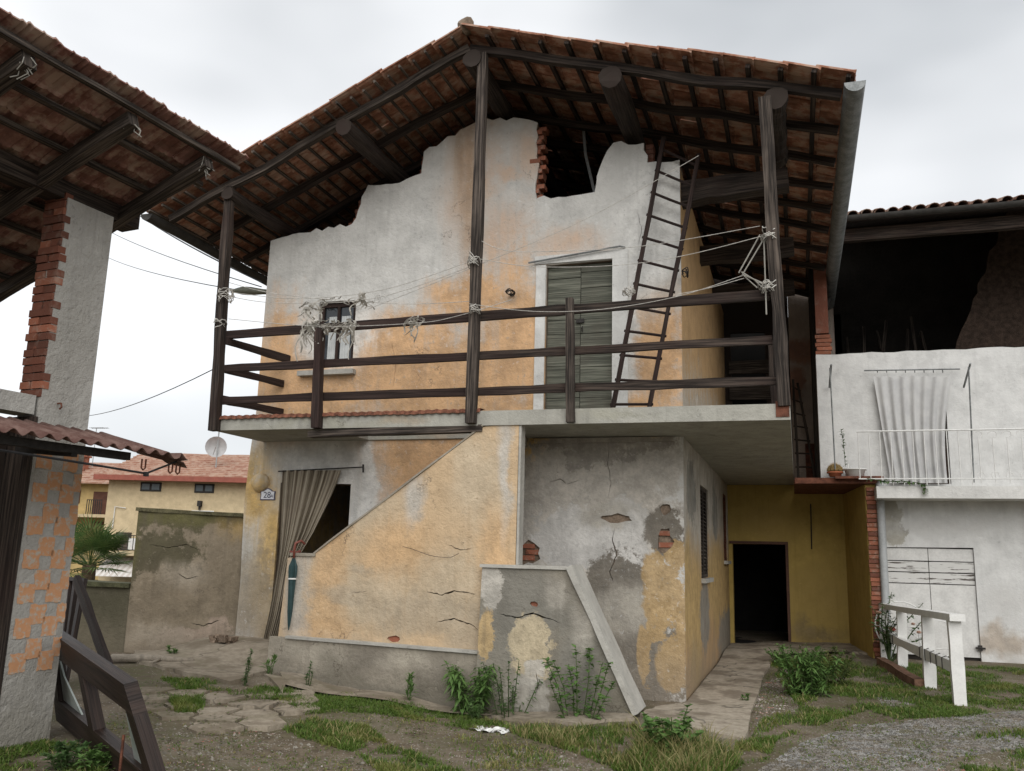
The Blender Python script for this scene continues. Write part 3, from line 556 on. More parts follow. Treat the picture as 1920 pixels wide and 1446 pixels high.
# ---- roof timbers
XRG, ZRG, SR, SL = -3.60, 7.66, .292, .430
def rz(X): return ZRG-SR*(X-XRG) if X > XRG else ZRG+SL*(X-XRG)
for x, dr_ in ((-6.86, .095), (-5.2, .115), (-3.55, .115), (-1.84, .13), (-.06, .115)):
    mb = MB(); zc = rz(x)-.07-dr_+.01; pts = [(x+.03*nrm3((y*.5, x, 0), 1).x, y, zc+.03*nrm3((y*.5, x, 3), 1).y) for y in np.linspace(8.98, 16.9 if x < -.5 else 10.55, 16)]; mb.tube(pts, [dr_*(1+.25*nrm3((y*2, x, 7), 1).x) for y in range(16)], 11); mb.v = [tuple(Vector(v)+nrm3(v, 5)*.03) for v in mb.v]; part(house, 'purlin', mb, M['wood'], False)
for i, y in enumerate((9.08, 9.9, 10.75, 11.5, 12.3, 13.1, 14.0, 14.9, 15.8, 16.6)):
    for sd_, xe in ((1, .60), (-1, -7.78)):
        mb = MB(); mb.beam((XRG, y, ZRG), (xe, y+(.0 if i else .0), rz(xe)), .085 if i == 0 else .08, .10 if i == 0 else .09, 18, .055, seed=i*3.7+sd_); part(house, 'rafter', mb, M['wood_grey'] if sd_ < 0 and i == 0 else M['wood'])
a = at(1285, 368, Y=10.4); b = at(1478, 338, Y=10.4); mb = MB(); mb.beam(a-Vector((.3, 0, 0)), b, .22, .27, 8, .015); part(house, 'tie_beam', mb, M['wood'])
for y_ in (12.6, 14.6): mb = MB(); mb.beam((-1.5, y_, 6.0), (.1, y_, 6.05), .2, .24, 6, .02); part(house, 'tie_beam', mb, M['wood'])
mb = MB(); mb.tube([at(1092, 215, Y=10.95), at(1098, 290, Y=10.95), at(1115, 362, Y=10.95)], .022, 6); part(house, 'hanging_pole', mb, M['pvc'])
# ---- roof battens, tiles
def tile_mesh(name, mat, w=.244, L=.40):
    prof = [(0, .004), (.028, .026), (.056, .004), (.105, .0), (.122, .018), (.139, 0), (.2, .0), (.226, .022), (w, .010)]; n = len(prof); vs = []
    for (yy, dz) in ((0, .012), (.03, .004), (L, .0)):
        for (x, z) in prof: vs.append((x-w/2, yy, z+dz+.014))
        for (x, z) in prof: vs.append((x-w/2, yy, z*.8+(0 if yy else -.012)))
    fs = []; m = 2*n
    for r0 in range(2):
        for i in range(n-1): a = r0*m+i; fs.append((a, a+1, a+m+1, a+m)); b = a+n; fs.append((b, b+m, b+m+1, b+1))
        for k in (0, n-1): a = r0*m+k; fs.append((a, a+m, a+m+n, a+n))
    for e_ in (0, 2*m):
        for i in range(n-1): a = e_+i; fs.append((a, a+n, a+n+1, a+1))
    mb = MB(); mb.add(vs, fs); return mb
TB = tile_mesh('roof_tile', None); tile_me = TB.mesh('roof_tile', M['tile'])
def lay_roof(parent, me, TBm, mat, ncourse, ncol, nindiv, frame, colw, expo, seed, jit=.008):
    r_ = random.Random(seed); rest_v = []; rest_f = []; base = np.array(TBm.v); nb = len(base)
    for c in range(ncol):
        for k in range(ncourse):
            Mx = frame(c, k) @ Matrix.Translation((r_.uniform(-jit, jit), r_.uniform(-jit, jit)*1.5, r_.uniform(0, jit*.6))) @ Matrix.Rotation(r_.gauss(0, .012), 4, 'Z') @ Matrix.Rotation(.045+r_.gauss(0, .008), 4, 'X') @ Matrix.Rotation(r_.gauss(0, .01), 4, 'Y')
            if c < nindiv: put('roof_tile', me, parent, Mx)
            else:
                Mn = np.array(Mx); o_ = len(rest_v)*nb; rest_v.append(base @ Mn[:3, :3].T+Mn[:3, 3]); rest_f += [[i+o_ for i in f] for f in TBm.f]
    if rest_v:
        mb = MB(); mb.add([tuple(v) for v in np.concatenate(rest_v)], rest_f); part(parent, 'roof_tiles', mb, mat, fix=False, kind='stuff')
for sd_, xe, sl, nc in ((1, .70, SR, 13), (-1, -7.92, SL, 13)):
    dx = xe-XRG; L = abs(dx)*math.sqrt(1+sl*sl); ex = L/nc; dirx = Vector((sd_, 0, -sl)).normalized(); nrm = Vector((sl*sd_, 0, 1)).normalized(); upd = -dirx
    wax = upd.cross(nrm)      # tile width axis
    def frame(c, k, dirx=dirx, nrm=nrm, upd=upd, wax=wax, ex=ex, L=L, sd_=sd_):
        p = Vector((XRG, 8.90+c*.24, ZRG)) + dirx*(ex*(k+1)) + nrm*(.105+.018*math.sin(k*.9+sd_)); R3 = Matrix((wax, upd, nrm)).transposed().to_4x4(); return Matrix.Translation(p) @ R3
    lay_roof(house, tile_me, TB, M['tile'], nc, 34, 11, frame, .24, ex, 5+sd_)
    for k in range(nc):
        for dd in ((.06,) if sd_ > 0 else (.06, .06+ex/2)):
            if dd > .1 and k % 1: continue
            p = Vector((XRG, 0, ZRG)) + dirx*(ex*(k+1)-dd) + nrm*.075; mb = MB(); y0 = 8.80+random.uniform(-.02, .05)
            w_ = .05 if sd_ > 0 else .03
            mb.beam((p.x, y0, p.z+.0), (p.x, 17.0, p.z), w_, .035, 6, .008, upv=nrm); part(house, 'batten', mb, M['wood'] if sd_ > 0 else M['batten'])
# ridge tiles
rm = MB(); n = 9
for yy, rr in ((0, .115), (.44, .10)):
    for i in range(n): t = math.pi*i/(n-1); rm.v.append((math.cos(t)*rr, yy, math.sin(t)*rr*.8))
    for i in range(n): t = math.pi*i/(n-1); rm.v.append((math.cos(t)*(rr-.018), yy, math.sin(t)*(rr-.018)*.8))
rm.f = [f for i in range(n-1) for f in ((i, i+1, 2*n+i+1, 2*n+i), (n+i, 3*n+i, 3*n+i+1, n+i+1), (i, n+i, n+i+1, i+1), (2*n+i, 2*n+i+1, 3*n+i+1, 3*n+i))]; rm.uv = [[(0, 0)]*4]*len(rm.f)
ridge_me = rm.mesh('ridge_tile', M['tile_old'], True)
for k in range(21): put('ridge_tile', ridge_me, house, Matrix.Translation((XRG, 8.86+k*.39, ZRG+.12+.012*(k % 2))) @ Matrix.Rotation(random.uniform(-.04, .04), 4, 'Z'))
mb = MB(); bm_ = bmesh.new(); bmesh.ops.create_icosphere(bm_, subdivisions=2, radius=.105)
for v in bm_.verts: v.co += nrm3(v.co, 9)*.035
mb.add([(v.co.x+XRG, v.co.y+8.9, v.co.z+ZRG+.2) for v in bm_.verts], [[v.index for v in f.verts] for f in bm_.faces]); bm_.free(); part(house, 'ridge_end_mortar', mb, M['rubble'])
# gutters and down pipe
def gutter(x, z, y0, y1, r, mat, parent=house):
    mb = MB(); n = 10; ring = [(math.cos(math.pi+math.pi*i/n)*r, math.sin(math.pi+math.pi*i/n)*r) for i in range(n+1)]; rows = []
    for y in np.linspace(y0, y1, 12): s_ = .015*math.sin(y*.9); rows.append([(x+a, y, z+b+s_) for a, b in ring])
    mb.grid(rows); rows2 = [[(x+(a*.92), y, z+b*.92+.015*math.sin(y*.9)) for a, b in ring] for y in np.linspace(y0, y1, 12)]; mb.grid(rows2)
    mb.add([(x+a, y0, z+b+.015*math.sin(y0*.9)) for a, b in ring], [list(range(n+1))]); return part(parent, 'gutter', mb, mat, True)
gutter(.72, 6.40, 8.80, 17.0, .105, M['zinc']); gutter(-7.98, 5.86, 8.85, 17.0, .09, M['zinc_dk'])
mb = MB(); mb.tube([(.70, 16.2, 6.3), (.62, 16.2, 6.1), (.45, 16.15, 5.9), (.43, 16.1, 5.0), (.40, 16.05, 4.0), (.39, 16.0, 3.02)], .055, 8); part(house, 'down_pipe', mb, M['zinc_dk'], True)

# ------------------------------------------------------------------ yellow annex behind the passage
M['yellow'] = plaster('yellow_plaster', (.46, .335, .105), [((.38, .275, .10), [ell(1520, 1120, 60, 60, Y=17), ell(1430, 980, 60, 25, Y=17)], .4, .2, 3, .6), ((.20, .16, .10), [ell(1525, 1190, 50, 14, Y=17), ell(1500, 1185, 14, 25, Y=17)], .4, .12, 6, .7)], crack=.15, streak=.25, bump=.25)
M['upperbrick'] = plaster('stained_pink_render', (.42, .35, .30), [((.28, .14, .10), [ell(1500, 660, 40, 25, Y=17), ell(1490, 720, 20, 30, Y=17)], .2, .1, 8, .8)], crack=.3)
annex = thing('annex', 'yellow plastered annex with open dark doorway at the end of the concrete path', 'building', (.2, 16, .15))
ad = [(-1.15, -.3), (-.21, -.3), (-.21, 1.92), (-1.15, 1.91)]
mb = MB(); mb.extrude([[(-1.3, -.3), (1.1, -.3), (1.1, 3.0), (-1.3, 3.0)], ad], xz(17.0), Vector((0, .2, 0))); part(annex, 'back_wall', mb, M['yellow'])
mb = MB(); fr = M['rust']
mb.box((-.21, 16.97, .12), (-.16, 17.1, 1.92)); mb.box((-1.2, 16.97, 1.915), (-.16, 17.1, 1.965)); dfr = part(annex, 'door_frame', mb, flat('brown_painted_frame', (.10, .05, .035), .7, .2))
mb = MB(); mb.box((-1.3, 17.21, -.3), (.2, 17.24, 2.9)) if False else None
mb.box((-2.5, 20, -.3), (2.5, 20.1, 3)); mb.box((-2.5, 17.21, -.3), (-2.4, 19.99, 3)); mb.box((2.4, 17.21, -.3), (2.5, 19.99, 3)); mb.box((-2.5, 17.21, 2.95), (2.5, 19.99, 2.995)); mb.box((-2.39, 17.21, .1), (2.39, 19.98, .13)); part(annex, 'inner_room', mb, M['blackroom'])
mb = MB(); mb.hexa([(.82, 16.998, -.2), (.97, 16.998, -.2), (.97, 16.998, 2.83), (.82, 16.998, 2.83), (1.04, 14.86, -.2), (1.2, 14.86, -.2), (1.2, 14.86, 2.83), (1.04, 14.86, 2.83)]); sidew = part(annex, 'side_wall', mb, M['yellow'])
r_ = random.Random(2)
for k in range(38): put('brick', brick_me if k % 3 else brick_dk, annex, Matrix.Translation((1.125+r_.uniform(-.01, .01), 14.835, .2+k*.069)) @ Matrix.Diagonal((.62, .9, 1, 1)))
mb = MB(); mb.box((-.018, 14.8, 2.835), (1.24, 17.3, 2.9)); mb.box((.0, 14.76, 2.84), (1.26, 14.795, 2.93)); part(annex, 'flat_roof', mb, M['rust'])
uo = [(-1.1, 3.15), (-.46, 3.15), (-.46, 5.95), (-1.1, 5.97)]
mb = MB(); mb.extrude([[(-1.7, 3.0), (-.02, 3.0), (-.02, 7.1), (-1.7, 7.1)], uo], xz(17.06), Vector((0, .12, 0))); part(annex, 'upper_wall', mb, M['wood'])
mb = MB(); mb.box((-.018, 17.06, 2.91), (.8, 17.25, 7.0)); part(annex, 'plaster_panel', mb, M['upperbrick'])
mb = MB(); mb.box((-1.2, 18.5, 3), (1, 18.6, 6.6)); mb.box((-1.215, 17.19, 3), (-1.2, 18.5, 6.6)); part(annex, 'loft_wall', mb, M['blackroom'])
for z in (4.62, 5.12): mb = MB(); mb.box((-1.14, 16.99, z), (-.3, 17.05, z+.26)); part(annex, 'board', mb, M['wood_grey'])
mb = MB(); mb.box((.2, 16.9, 2.91), (.42, 17.05, 3.75)); part(annex, 'rusty_panel', mb, M['rust'])
mb = MB(); mb.tube([at(1520, 945, Y=16.98), at(1522, 1030, Y=16.98)], .012); part(annex, 'conduit', mb, M['iron'])
grey_pipe = MB(); grey_pipe.tube([(1.26, 14.79, 2.86), (1.25, 14.77, 2.78), (1.245, 14.77, .25), (1.24, 14.70, .17)], .06, 10); single('drain_pipe', grey_pipe, M['pvc'], 'grey plastic drain pipe running down beside the brick pier', 'pipe', smooth=True)
# ------------------------------------------------------------------ white house
M['whitewall'] = plaster('white_house_plaster', (.66, .66, .645), [((.36, .34, .29), [ell(1665, 965, 26, 35, Y=15), ell(1680, 1000, 22, 24, Y=15), ell(1650, 940, 30, 20, Y=15)], .12, .1, 6, .9), ((.40, .33, .26), [ell(1880, 1205, 60, 26, Y=15), ell(1860, 1180, 20, 20, Y=15)], .3, .12, 7, .8), ((.53, .52, .50), [ell(1880, 1130, 40, 30, Y=15), ell(1750, 985, 120, 18, Y=15)], .5, .2, 4, .6)], grime=(.1, .55, (.36, .32, .27), .55), crack=.12, streak=.15, bump=.25)
M['whitepaint'] = flat('flaking_white_paint', (.60, .595, .575), .7, .12, 5, bump=.15)
t = NT('peeling_white_paint'); uvp = t.noise(1., t.vm('MULTIPLY', t.pos, (2.2, 1., 26.)), 5, .7); M['peeling'] = t.done(t.mix(t.mapr(uvp, .54, .60), (.60, .595, .575), (.10, .085, .075)), .8, uvp, .3, .01)
wh = thing('white_house', 'white plastered house with open dark loft and balcony beside the yellow annex', 'house', (4.5, 17, .2))
gd = [(1.285, -.2), (2.54, -.2), (2.54, 1.885), (1.285, 1.87)]; bd = [(1.55, 2.85), (2.30, 2.85), (2.30, 4.42), (1.55, 4.42)]
topw = [(9, 4.93)]+jag((9, 4.93), (.40, 4.99), 50, .018, 7)[1:]+[(.40, 4.99)]
mb = MB(); mb.extrude([[(.40, 2.93), (1.18, 2.93), (1.18, -.3), (9, -.3)]+topw, gd, bd], xz(15.0), Vector((0, .3, 0))); part(wh, 'wall', mb, M['whitewall'])
mb = MB(); mb.box((1.285, 15.07, -.1), (2.54, 15.1, 1.88)); gdo = part(wh, 'garage_door', mb, M['dark'])
for (xa, xb) in ((1.29, 1.905), (1.915, 2.535)):
    z = .27
    for h in (1.06, .17, .17, .2): m2 = MB(); wp = M['whitepaint'] if h > .18 else M['peeling']; y0 = 15.03+random.uniform(0, .015); m2.box((xa, y0, z+.006), (xb, y0+.03, z+h-.008)); part(gdo, 'plank', m2, wp); z += h
m2 = MB(); m2.tube([(2.47, 15.0, .42), (2.60, 14.97, .42)], .014); m2.box((2.5, 14.98, .38), (2.56, 15.0, .46)); part(gdo, 'hinge', m2, M['iron'])
mb = MB(); mb.box((1.5, 15.2, 2.8), (2.35, 15.24, 4.6)); part(wh, 'balcony_door', mb, flat('brown_door', (.09, .06, .045), .7, .2))
mb = MB(); mb.box((1.17, 14.36, 2.585), (9, 14.998, 2.765)); part(wh, 'balcony_slab', mb, M['lime'])
mb = MB(); rail_z = at(1700, 808, Y=14.42).z; mb.tube([(.93, 14.42, rail_z), (9, 14.42, rail_z)], .014); mb.tube([(.93, 14.42, 2.88), (9, 14.42, 2.88)], .011); rl = part(wh, 'balcony_railing', mb, M['ironwhite'])
xj = at(1826, 860, Y=14.42).x; x = .95
while x < xj:
    m2 = MB(); m2.tube([(x, 14.42, 2.78 if x > 1.18 else 2.88), (x, 14.42, rail_z)], .0075, 5); part(rl, 'baluster', m2, M['ironwhite']); x += .155
x = xj+.08
while x < 5:
    m2 = MB(); pts = [(x, 14.42, 2.82), (x, 14.42, rail_z-.12)]+[(x+.06*math.sin(t), 14.42, rail_z-.12+.055*(1-math.cos(t))*.9) for t in np.linspace(.3, 4.6, 9)]; m2.tube(pts, .0075, 5)
    m2.tube([(x+.05*math.cos(t), 14.42, 2.93+.05*math.sin(t)) for t in np.linspace(0, 5.5, 9)], .006, 5); part(rl, 'baluster', m2, M['ironwhite']); x += .19
for px_, top_, bot_ in ((1556, 690, 880), (1816, 688, 905)):
    a = at(px_, top_, Y=14.45); b = at(px_+10, bot_, Y=14.45); m2 = MB(); m2.tube([b, a], .012, 6); q = a+Vector((-.0, .5, -.22)); m2.tube([a+Vector((.02, -.05, .04)), q], .016, 6); part(wh, 'clothes_bracket', m2, M['zinc'])
# loft and roof
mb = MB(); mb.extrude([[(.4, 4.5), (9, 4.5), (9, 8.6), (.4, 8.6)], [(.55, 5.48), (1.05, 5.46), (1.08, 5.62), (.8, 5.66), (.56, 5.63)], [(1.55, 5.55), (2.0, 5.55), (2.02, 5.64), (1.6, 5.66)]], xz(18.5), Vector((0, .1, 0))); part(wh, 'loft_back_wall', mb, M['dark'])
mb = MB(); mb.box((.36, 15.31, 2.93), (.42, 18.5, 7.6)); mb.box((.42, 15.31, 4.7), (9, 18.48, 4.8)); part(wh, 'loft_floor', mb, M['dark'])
mb = MB(); hp_ = [P2(*q, 16.4) for q in ((1790, 662), (1825, 560), (1850, 500), (1872, 430), (1890, 395), (2100, 380), (2100, 662))]; mb.extrude([[p for i in range(7) for p in jag(hp_[i], hp_[(i+1) % 7], 5, .04, i)]], xz(16.4), Vector((.6, 1.5, 0))); part(wh, 'hay_stack', mb, flat('old_hay', (.045, .030, .022), .95, .5, 12, bump=.8))
for k in range(7): x = 1.1+k*.24; mb = MB(); mb.beam((x, 17.6, 4.81), (x+.25*random.uniform(-1, 1), 18.1, 6.0+random.random()*.4), .05, .05, 4, .02); part(wh, 'stored_board', mb, M['wood_grey'])
for k in range(5): put('brick', brick_me, wh, Matrix.Translation((.52+.02*(k % 2), 15.1, 5.03+k*.069)))
mb = MB(); mb.box((.42, 15.05, 5.36), (.62, 15.28, 7.4)); part(wh, 'loft_pier', mb, M['brick_dk'])
EY, EZ, SLW = 14.25, at(1750, 392, Y=14.25).z, .34
def wroof(x, y): return EZ+.05+SLW*(y-EY)
mb = MB(); mb.hexa([(.35, EY+.05, wroof(0, EY)-.12), (9, EY+.05, wroof(0, EY)-.12), (9, EY+.05, wroof(0, EY)-.04), (.35, EY+.05, wroof(0, EY)-.04), (.35, 20, wroof(0, 20)-.12), (9, 20, wroof(0, 20)-.12), (9, 20, wroof(0, 20)-.04), (.35, 20, wroof(0, 20)-.04)]); part(wh, 'roof_deck', mb, M['wood'])
mb = MB(); mb.box((.4, 14.5, EZ-.32), (9, 14.62, EZ-.12)); part(wh, 'eave_beam', mb, M['wood'])
mb = MB(); n = 8; ring = [(math.cos(math.pi+math.pi*i/n)*.07, math.sin(math.pi+math.pi*i/n)*.07) for i in range(n+1)]
mb.grid([[(x, EY-.06+a, EZ-.03+b) for a, b in ring] for x in (.35, 3, 6, 9)]); mb.grid([[(x, EY-.06+a*.9, EZ-.03+b*.9) for a, b in ring] for x in (.35, 3, 6, 9)]); part(wh, 'gutter', mb, M['zinc_dk'], True)
bt = MB(); n = 7
for yy, rr in ((0, .085), (.42, .07)):
    for q in (0, .014):
        for i in range(n): t = math.pi*i/(n-1); bt.v.append((math.cos(t)*(rr-q), yy, math.sin(t)*(rr-q)*.8))
bt.f = [f for i in range(n-1) for f in ((i, i+1, 2*n+i+1, 2*n+i), (n+i, 3*n+i, 3*n+i+1, n+i+1), (i, n+i, n+i+1, i+1))]; bt.uv = [[(0, 0)]*4]*len(bt.f); barrel_me = bt.mesh('barrel_tile', M['tile_old'], True)
tilt = Matrix.Rotation(math.atan(SLW), 4, 'X'); rest = MB()
for c in range(42):
    for k in range(12):
        Mx = Matrix.Translation((.42+c*.2+random.uniform(-.012, .012), EY-.03+k*.36, wroof(0, EY-.03+k*.36)-.03+random.uniform(0, .02))) @ tilt @ Matrix.Rotation(random.gauss(0, .02), 4, 'Z')
        if k < 2 and c < 26: put('barrel_tile', barrel_me, wh, Mx)
        else: rest.add([Mx @ Vector(v) for v in bt.v], bt.f)
part(wh, 'barrel_tiles', rest, M['tile_old'], True, kind='stuff')
# ------------------------------------------------------------------ open shed on the left
def shed_plaster():
    m = plaster('shed_pillar_plaster', (.42, .405, .375), [((.32, .305, .275), [((-5.6, 5.6, .6), (0, 1/.5, 1/.7)), ((-5.6, 5.5, 3.2), (0, 1/.2, 1/.6))], .5, .2, 3, .7)], crack=.2, streak=.3, bump=.7, grime=(.1, .7, (.24, .22, .18), .6)); return m
M['pillar'] = shed_plaster()
t = NT('orange_checker_paint'); n = t.noise(22, None, 5, .7); M['checker'] = t.done(t.mix(t.mapr(n, .47, .64), (.52, .27, .14), (.43, .38, .32)), .95, n, .6, .01)
shed = thing('open_shed', 'open brick and plaster shed with tiled roof at the left of the courtyard', 'shed', tuple(Bw(-.6, .6, .1)))
mb = MB(); q = [(-.43, .0), (.03, .0), (.03, .25), (-.43, .25)]; q2 = [(-.40, .0), (.06, .0), (.06, .25), (-.40, .25)]
nz_ = 24; rows = []
for i in range(nz_+1):
    t_ = i/nz_; z = -.1+4.5*t_; rows.append([Bw(a[0]*(1-t_)+b[0]*t_, a[1], z) for a, b in zip(q, q2)])
vs = [v for r in rows for v in r]; fs = [(4*i+k, 4*i+(k+1) % 4, 4*i+4+(k+1) % 4, 4*i+4+k) for i in range(nz_) for k in range(4)]+[(3, 2, 1, 0), tuple(4*nz_+k for k in range(4))]; mb.add(vs, fs); pil = part(shed, 'pillar', mb, M['pillar'])
# painted checker squares, a thin coat on the plaster
cw, ch = .118, .128
for r in range(14):
    for c in range(3+1):
        if (r+c) % 2 == 0 and not (r in (0, 13) and c == 3):
            u0 = -.39+c*cw; z0 = 2.18-r*ch-(.03 if c % 2 else 0)+.0; u1 = min(u0+cw, .03)
            if z0 < .6: continue
            m2 = MB(); ex_ = .009; u1 = min(u1+ex_, .03); u0 = max(u0-ex_, -.425); pts = [(u0, z0-ex_), (u1, z0-ex_), (u1, z0+ch+ex_), (u0, z0+ch+ex_)]; pts = [p for i in range(4) for p in jag(pts[i], pts[(i+1) % 4], 4, .007, r*9+c+i)]
            lean = lambda z: .03*(z/4.5)
            dq = -.0035-.0012*((r+c*3) % 4); m2.extrude([pts], lambda a, b: Bw(a+lean(b), dq, b), V*.003); part(pil, 'painted_square', m2, M['checker'])
# brick cheek of the pillar
r_ = random.Random(9)
for k in range(26):
    z = 2.76+k*.066
    for v0 in ((.06, .19) if k % 2 else (.12,)):
        w = Bw(-.415+.03*z/4.5, v0, z); put('brick', brick_dk if r_.random() < .8 else brick_me, pil, Matrix.Translation(w) @ Matrix.Rotation(AZ+math.pi/2, 4, 'Z') @ Matrix.Translation((r_.uniform(-.008, .008), r_.uniform(-.012, .012), 0)) @ Matrix.Diagonal((.48 if k % 2 else .98, .7, 1, 1)))  # mostly dark bricks, the cheek's shadow put into their colour
def shbeam(name, a, b, w, h, mat, jit=0, seg=6, **k): mb = MB(); mb.beam(Bw(*a), Bw(*b), w, h, seg, jit, **k); return part(shed, name, mb, mat)
shbeam('lintel', (-3.2, .13, 2.66), (-.44, .13, 2.66), .22, .15, M['pillar'])
shbeam('wall_plate', (-3.5, .12, 4.47), (.35, .12, 4.47), .2, .16, M['wood'], .01)
mb = MB(); z = 4.4
mb.extrude([[(-3.6, -.1), (.0, -.1), (.0, 3.45), (-3.6, 3.5)]], lambda a, b: Bw(a, 1.5, b), V*.12); part(shed, 'rear_wall', mb, M['brick_dk'])
mb = MB(); mb.extrude([[(-3.0, -.1), (-1.2, -.1), (-1.2, 2.55), (-3.0, 2.55)]], lambda a, b: Bw(a, .3, b), V*.05); part(shed, 'plank_screen', mb, M['wood'])
mb = MB(); mb.extrude([[(-1.2, -.1), (-.46, -.1), (-.46, 2.56), (-1.2, 2.56)]], lambda a, b: Bw(a, .26, b), V*.06); part(shed, 'dark_panel', mb, M['wood'])  # plain dark panel closing the opening beside the pillar
mb = MB(); mb.hexa([Bw(-.475, -.004, 0), Bw(-.475, .3, 0), Bw(-.436, .3, 0), Bw(-.436, -.004, 0), Bw(-.46, -.004, 2.57), Bw(-.46, .3, 2.57), Bw(-.42, .3, 2.57), Bw(-.42, -.004, 2.57)]); part(shed, 'dark_board', mb, M['wood'])  # dark board covering the lower near face of the pillar
mb = MB(); mb.extrude([[(-3, 2.74), (-.5, 2.74), (-.5, 3.32), (-3, 3.32)]], lambda a, b: Bw(a, .5, b), V*.06); part(shed, 'plank_screen', mb, M['wood_brown'])
ZE, SS = 4.875, .36       # rafter axis height at the high edge (v=-.95)
def shz(v): return ZE-SS*(v+.95)
for u in (-2.45, -1.523, -.638, .158):
    mb = MB(); mb.beam(Bw(u, -.93, shz(-.93)-.07), Bw(u+.03, 1.75, shz(1.75)-.07), .10, .11, 10, .02); part(shed, 'rafter', mb, M['wood_grey'])
    mb = MB()
    for k in range(7): a = Bw(u+random.uniform(-.05, .05), -.93+random.uniform(-.02, .06), shz(-.93)-.07+random.uniform(-.06, .05)); mb.tube([a, a+Vector((random.uniform(-.03, .05), random.uniform(-.03, .03), -.05)), a+Vector((random.uniform(-.05, .05), random.uniform(-.04, .04), -.09))], .004, 4)
    part(shed, 'rafter_wrapping', mb, M['ragmat'])
for k in range(9):
    v = -.94+k*.335; shb = MB(); shb.beam(Bw(-3.1, v, shz(v)+.005), Bw(.50-.28*min(1, max(0, (v+.95)/1.2)), v, shz(v)+.005), .055, .04, 10, .012); part(shed, 'batten', shb, M['wood_grey'])
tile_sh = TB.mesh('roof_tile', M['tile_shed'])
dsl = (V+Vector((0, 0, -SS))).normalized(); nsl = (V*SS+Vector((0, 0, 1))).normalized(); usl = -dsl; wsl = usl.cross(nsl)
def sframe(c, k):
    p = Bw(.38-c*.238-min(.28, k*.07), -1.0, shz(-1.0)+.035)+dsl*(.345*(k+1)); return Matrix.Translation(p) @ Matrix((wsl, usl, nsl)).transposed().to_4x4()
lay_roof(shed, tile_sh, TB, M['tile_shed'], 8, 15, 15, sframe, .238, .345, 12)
# moss-dark underside boards of the low eave
# ------------------------------------------------------------------ corrugated lean-to sheet in front of the shed pillar
can = thing('corrugated_canopy', 'rusty corrugated sheet canopy jutting out from the shed pillar', 'canopy', tuple(Bw(-.6, -.3, 2.3)))
t = NT('rusty_corrugated'); n = t.noise(6, None, 6, .7); M['corr'] = t.done(t.mix(t.mapr(n, .35, .68), (.105, .052, .042), (.19, .12, .10)), .85, n, .4, .01)
rows = []
for i in range(180):
    u = -2.4+i*(2.78/179); bend = max(0, (u-.02)/.36); wv = .020*math.sin(u*2*math.pi/.135)*(1-.3*bend)
    rows.append([Bw(u+.05*j*bend, -.80+.62*j, 2.325+wv+.165*j-.10*bend**2+.04*bend*(1-j)+(.05*bend if j == 0 and u > .3 else 0)) for j in (0, .33, .66, 1)])
mb = MB(); mb.grid([[r[k] for r in rows] for k in range(4)]); sh_ = part(can, 'sheet', mb, M['corr'], True)
md = sh_.modifiers.new('thick', 'SOLIDIFY'); md.thickness = .006
mb = MB(); mb.hexa([Bw(.34, -.80, 2.27), Bw(.46, -.72, 2.24), Bw(.46, -.715, 2.25), Bw(.34, -.795, 2.28), Bw(.38, -.45, 2.34), Bw(.50, -.45, 2.29), Bw(.50, -.445, 2.30), Bw(.38, -.445, 2.35)]); part(can, 'bent_tip', mb, M['corr'])
mb = MB(); mb.beam(Bw(-2.4, -.6, 2.275), Bw(-.05, -.6, 2.285), .06, .06); mb.beam(Bw(-.55, -.62, 2.25), Bw(-.55, 0, 2.3), .05, .05); part(can, 'support_beam', mb, M['iron'])
for u in (.0, .28, .36):
    mb = MB(); mb.tube([Bw(u+.0, -.7, 2.27), Bw(u, -.70, 2.20), Bw(u+.02, -.7, 2.185), Bw(u+.04, -.7, 2.2), Bw(u+.04, -.7, 2.27)], .007, 5); part(can, 'hook', mb, M['rust'])
mb = MB(); mb.tube([atBw for atBw in (Bw(*atB(-40, 838, v=-.7)), Bw(*atB(140, 866, v=-.7)), Bw(*atB(273, 888, v=-.7)), Bw(*atB(340, 862, v=-.7)))], .009, 5); mb.box(tuple(Bw(*atB(268, 893, v=-.7))), tuple(Vector(Bw(*atB(268, 893, v=-.7)))+Vector((.03, .03, .035)))); part(can, 'cable', mb, M['cable'])
mb = MB(); w = Bw(*atB(108, 757, v=-.01)); mb.tube([w, w-V*.04, w-V*.05+Vector((0, 0, -.03)), w-V*.03+Vector((0, 0, -.045))], .008, 5); part(shed, 'wall_hook', mb, M['rust'])
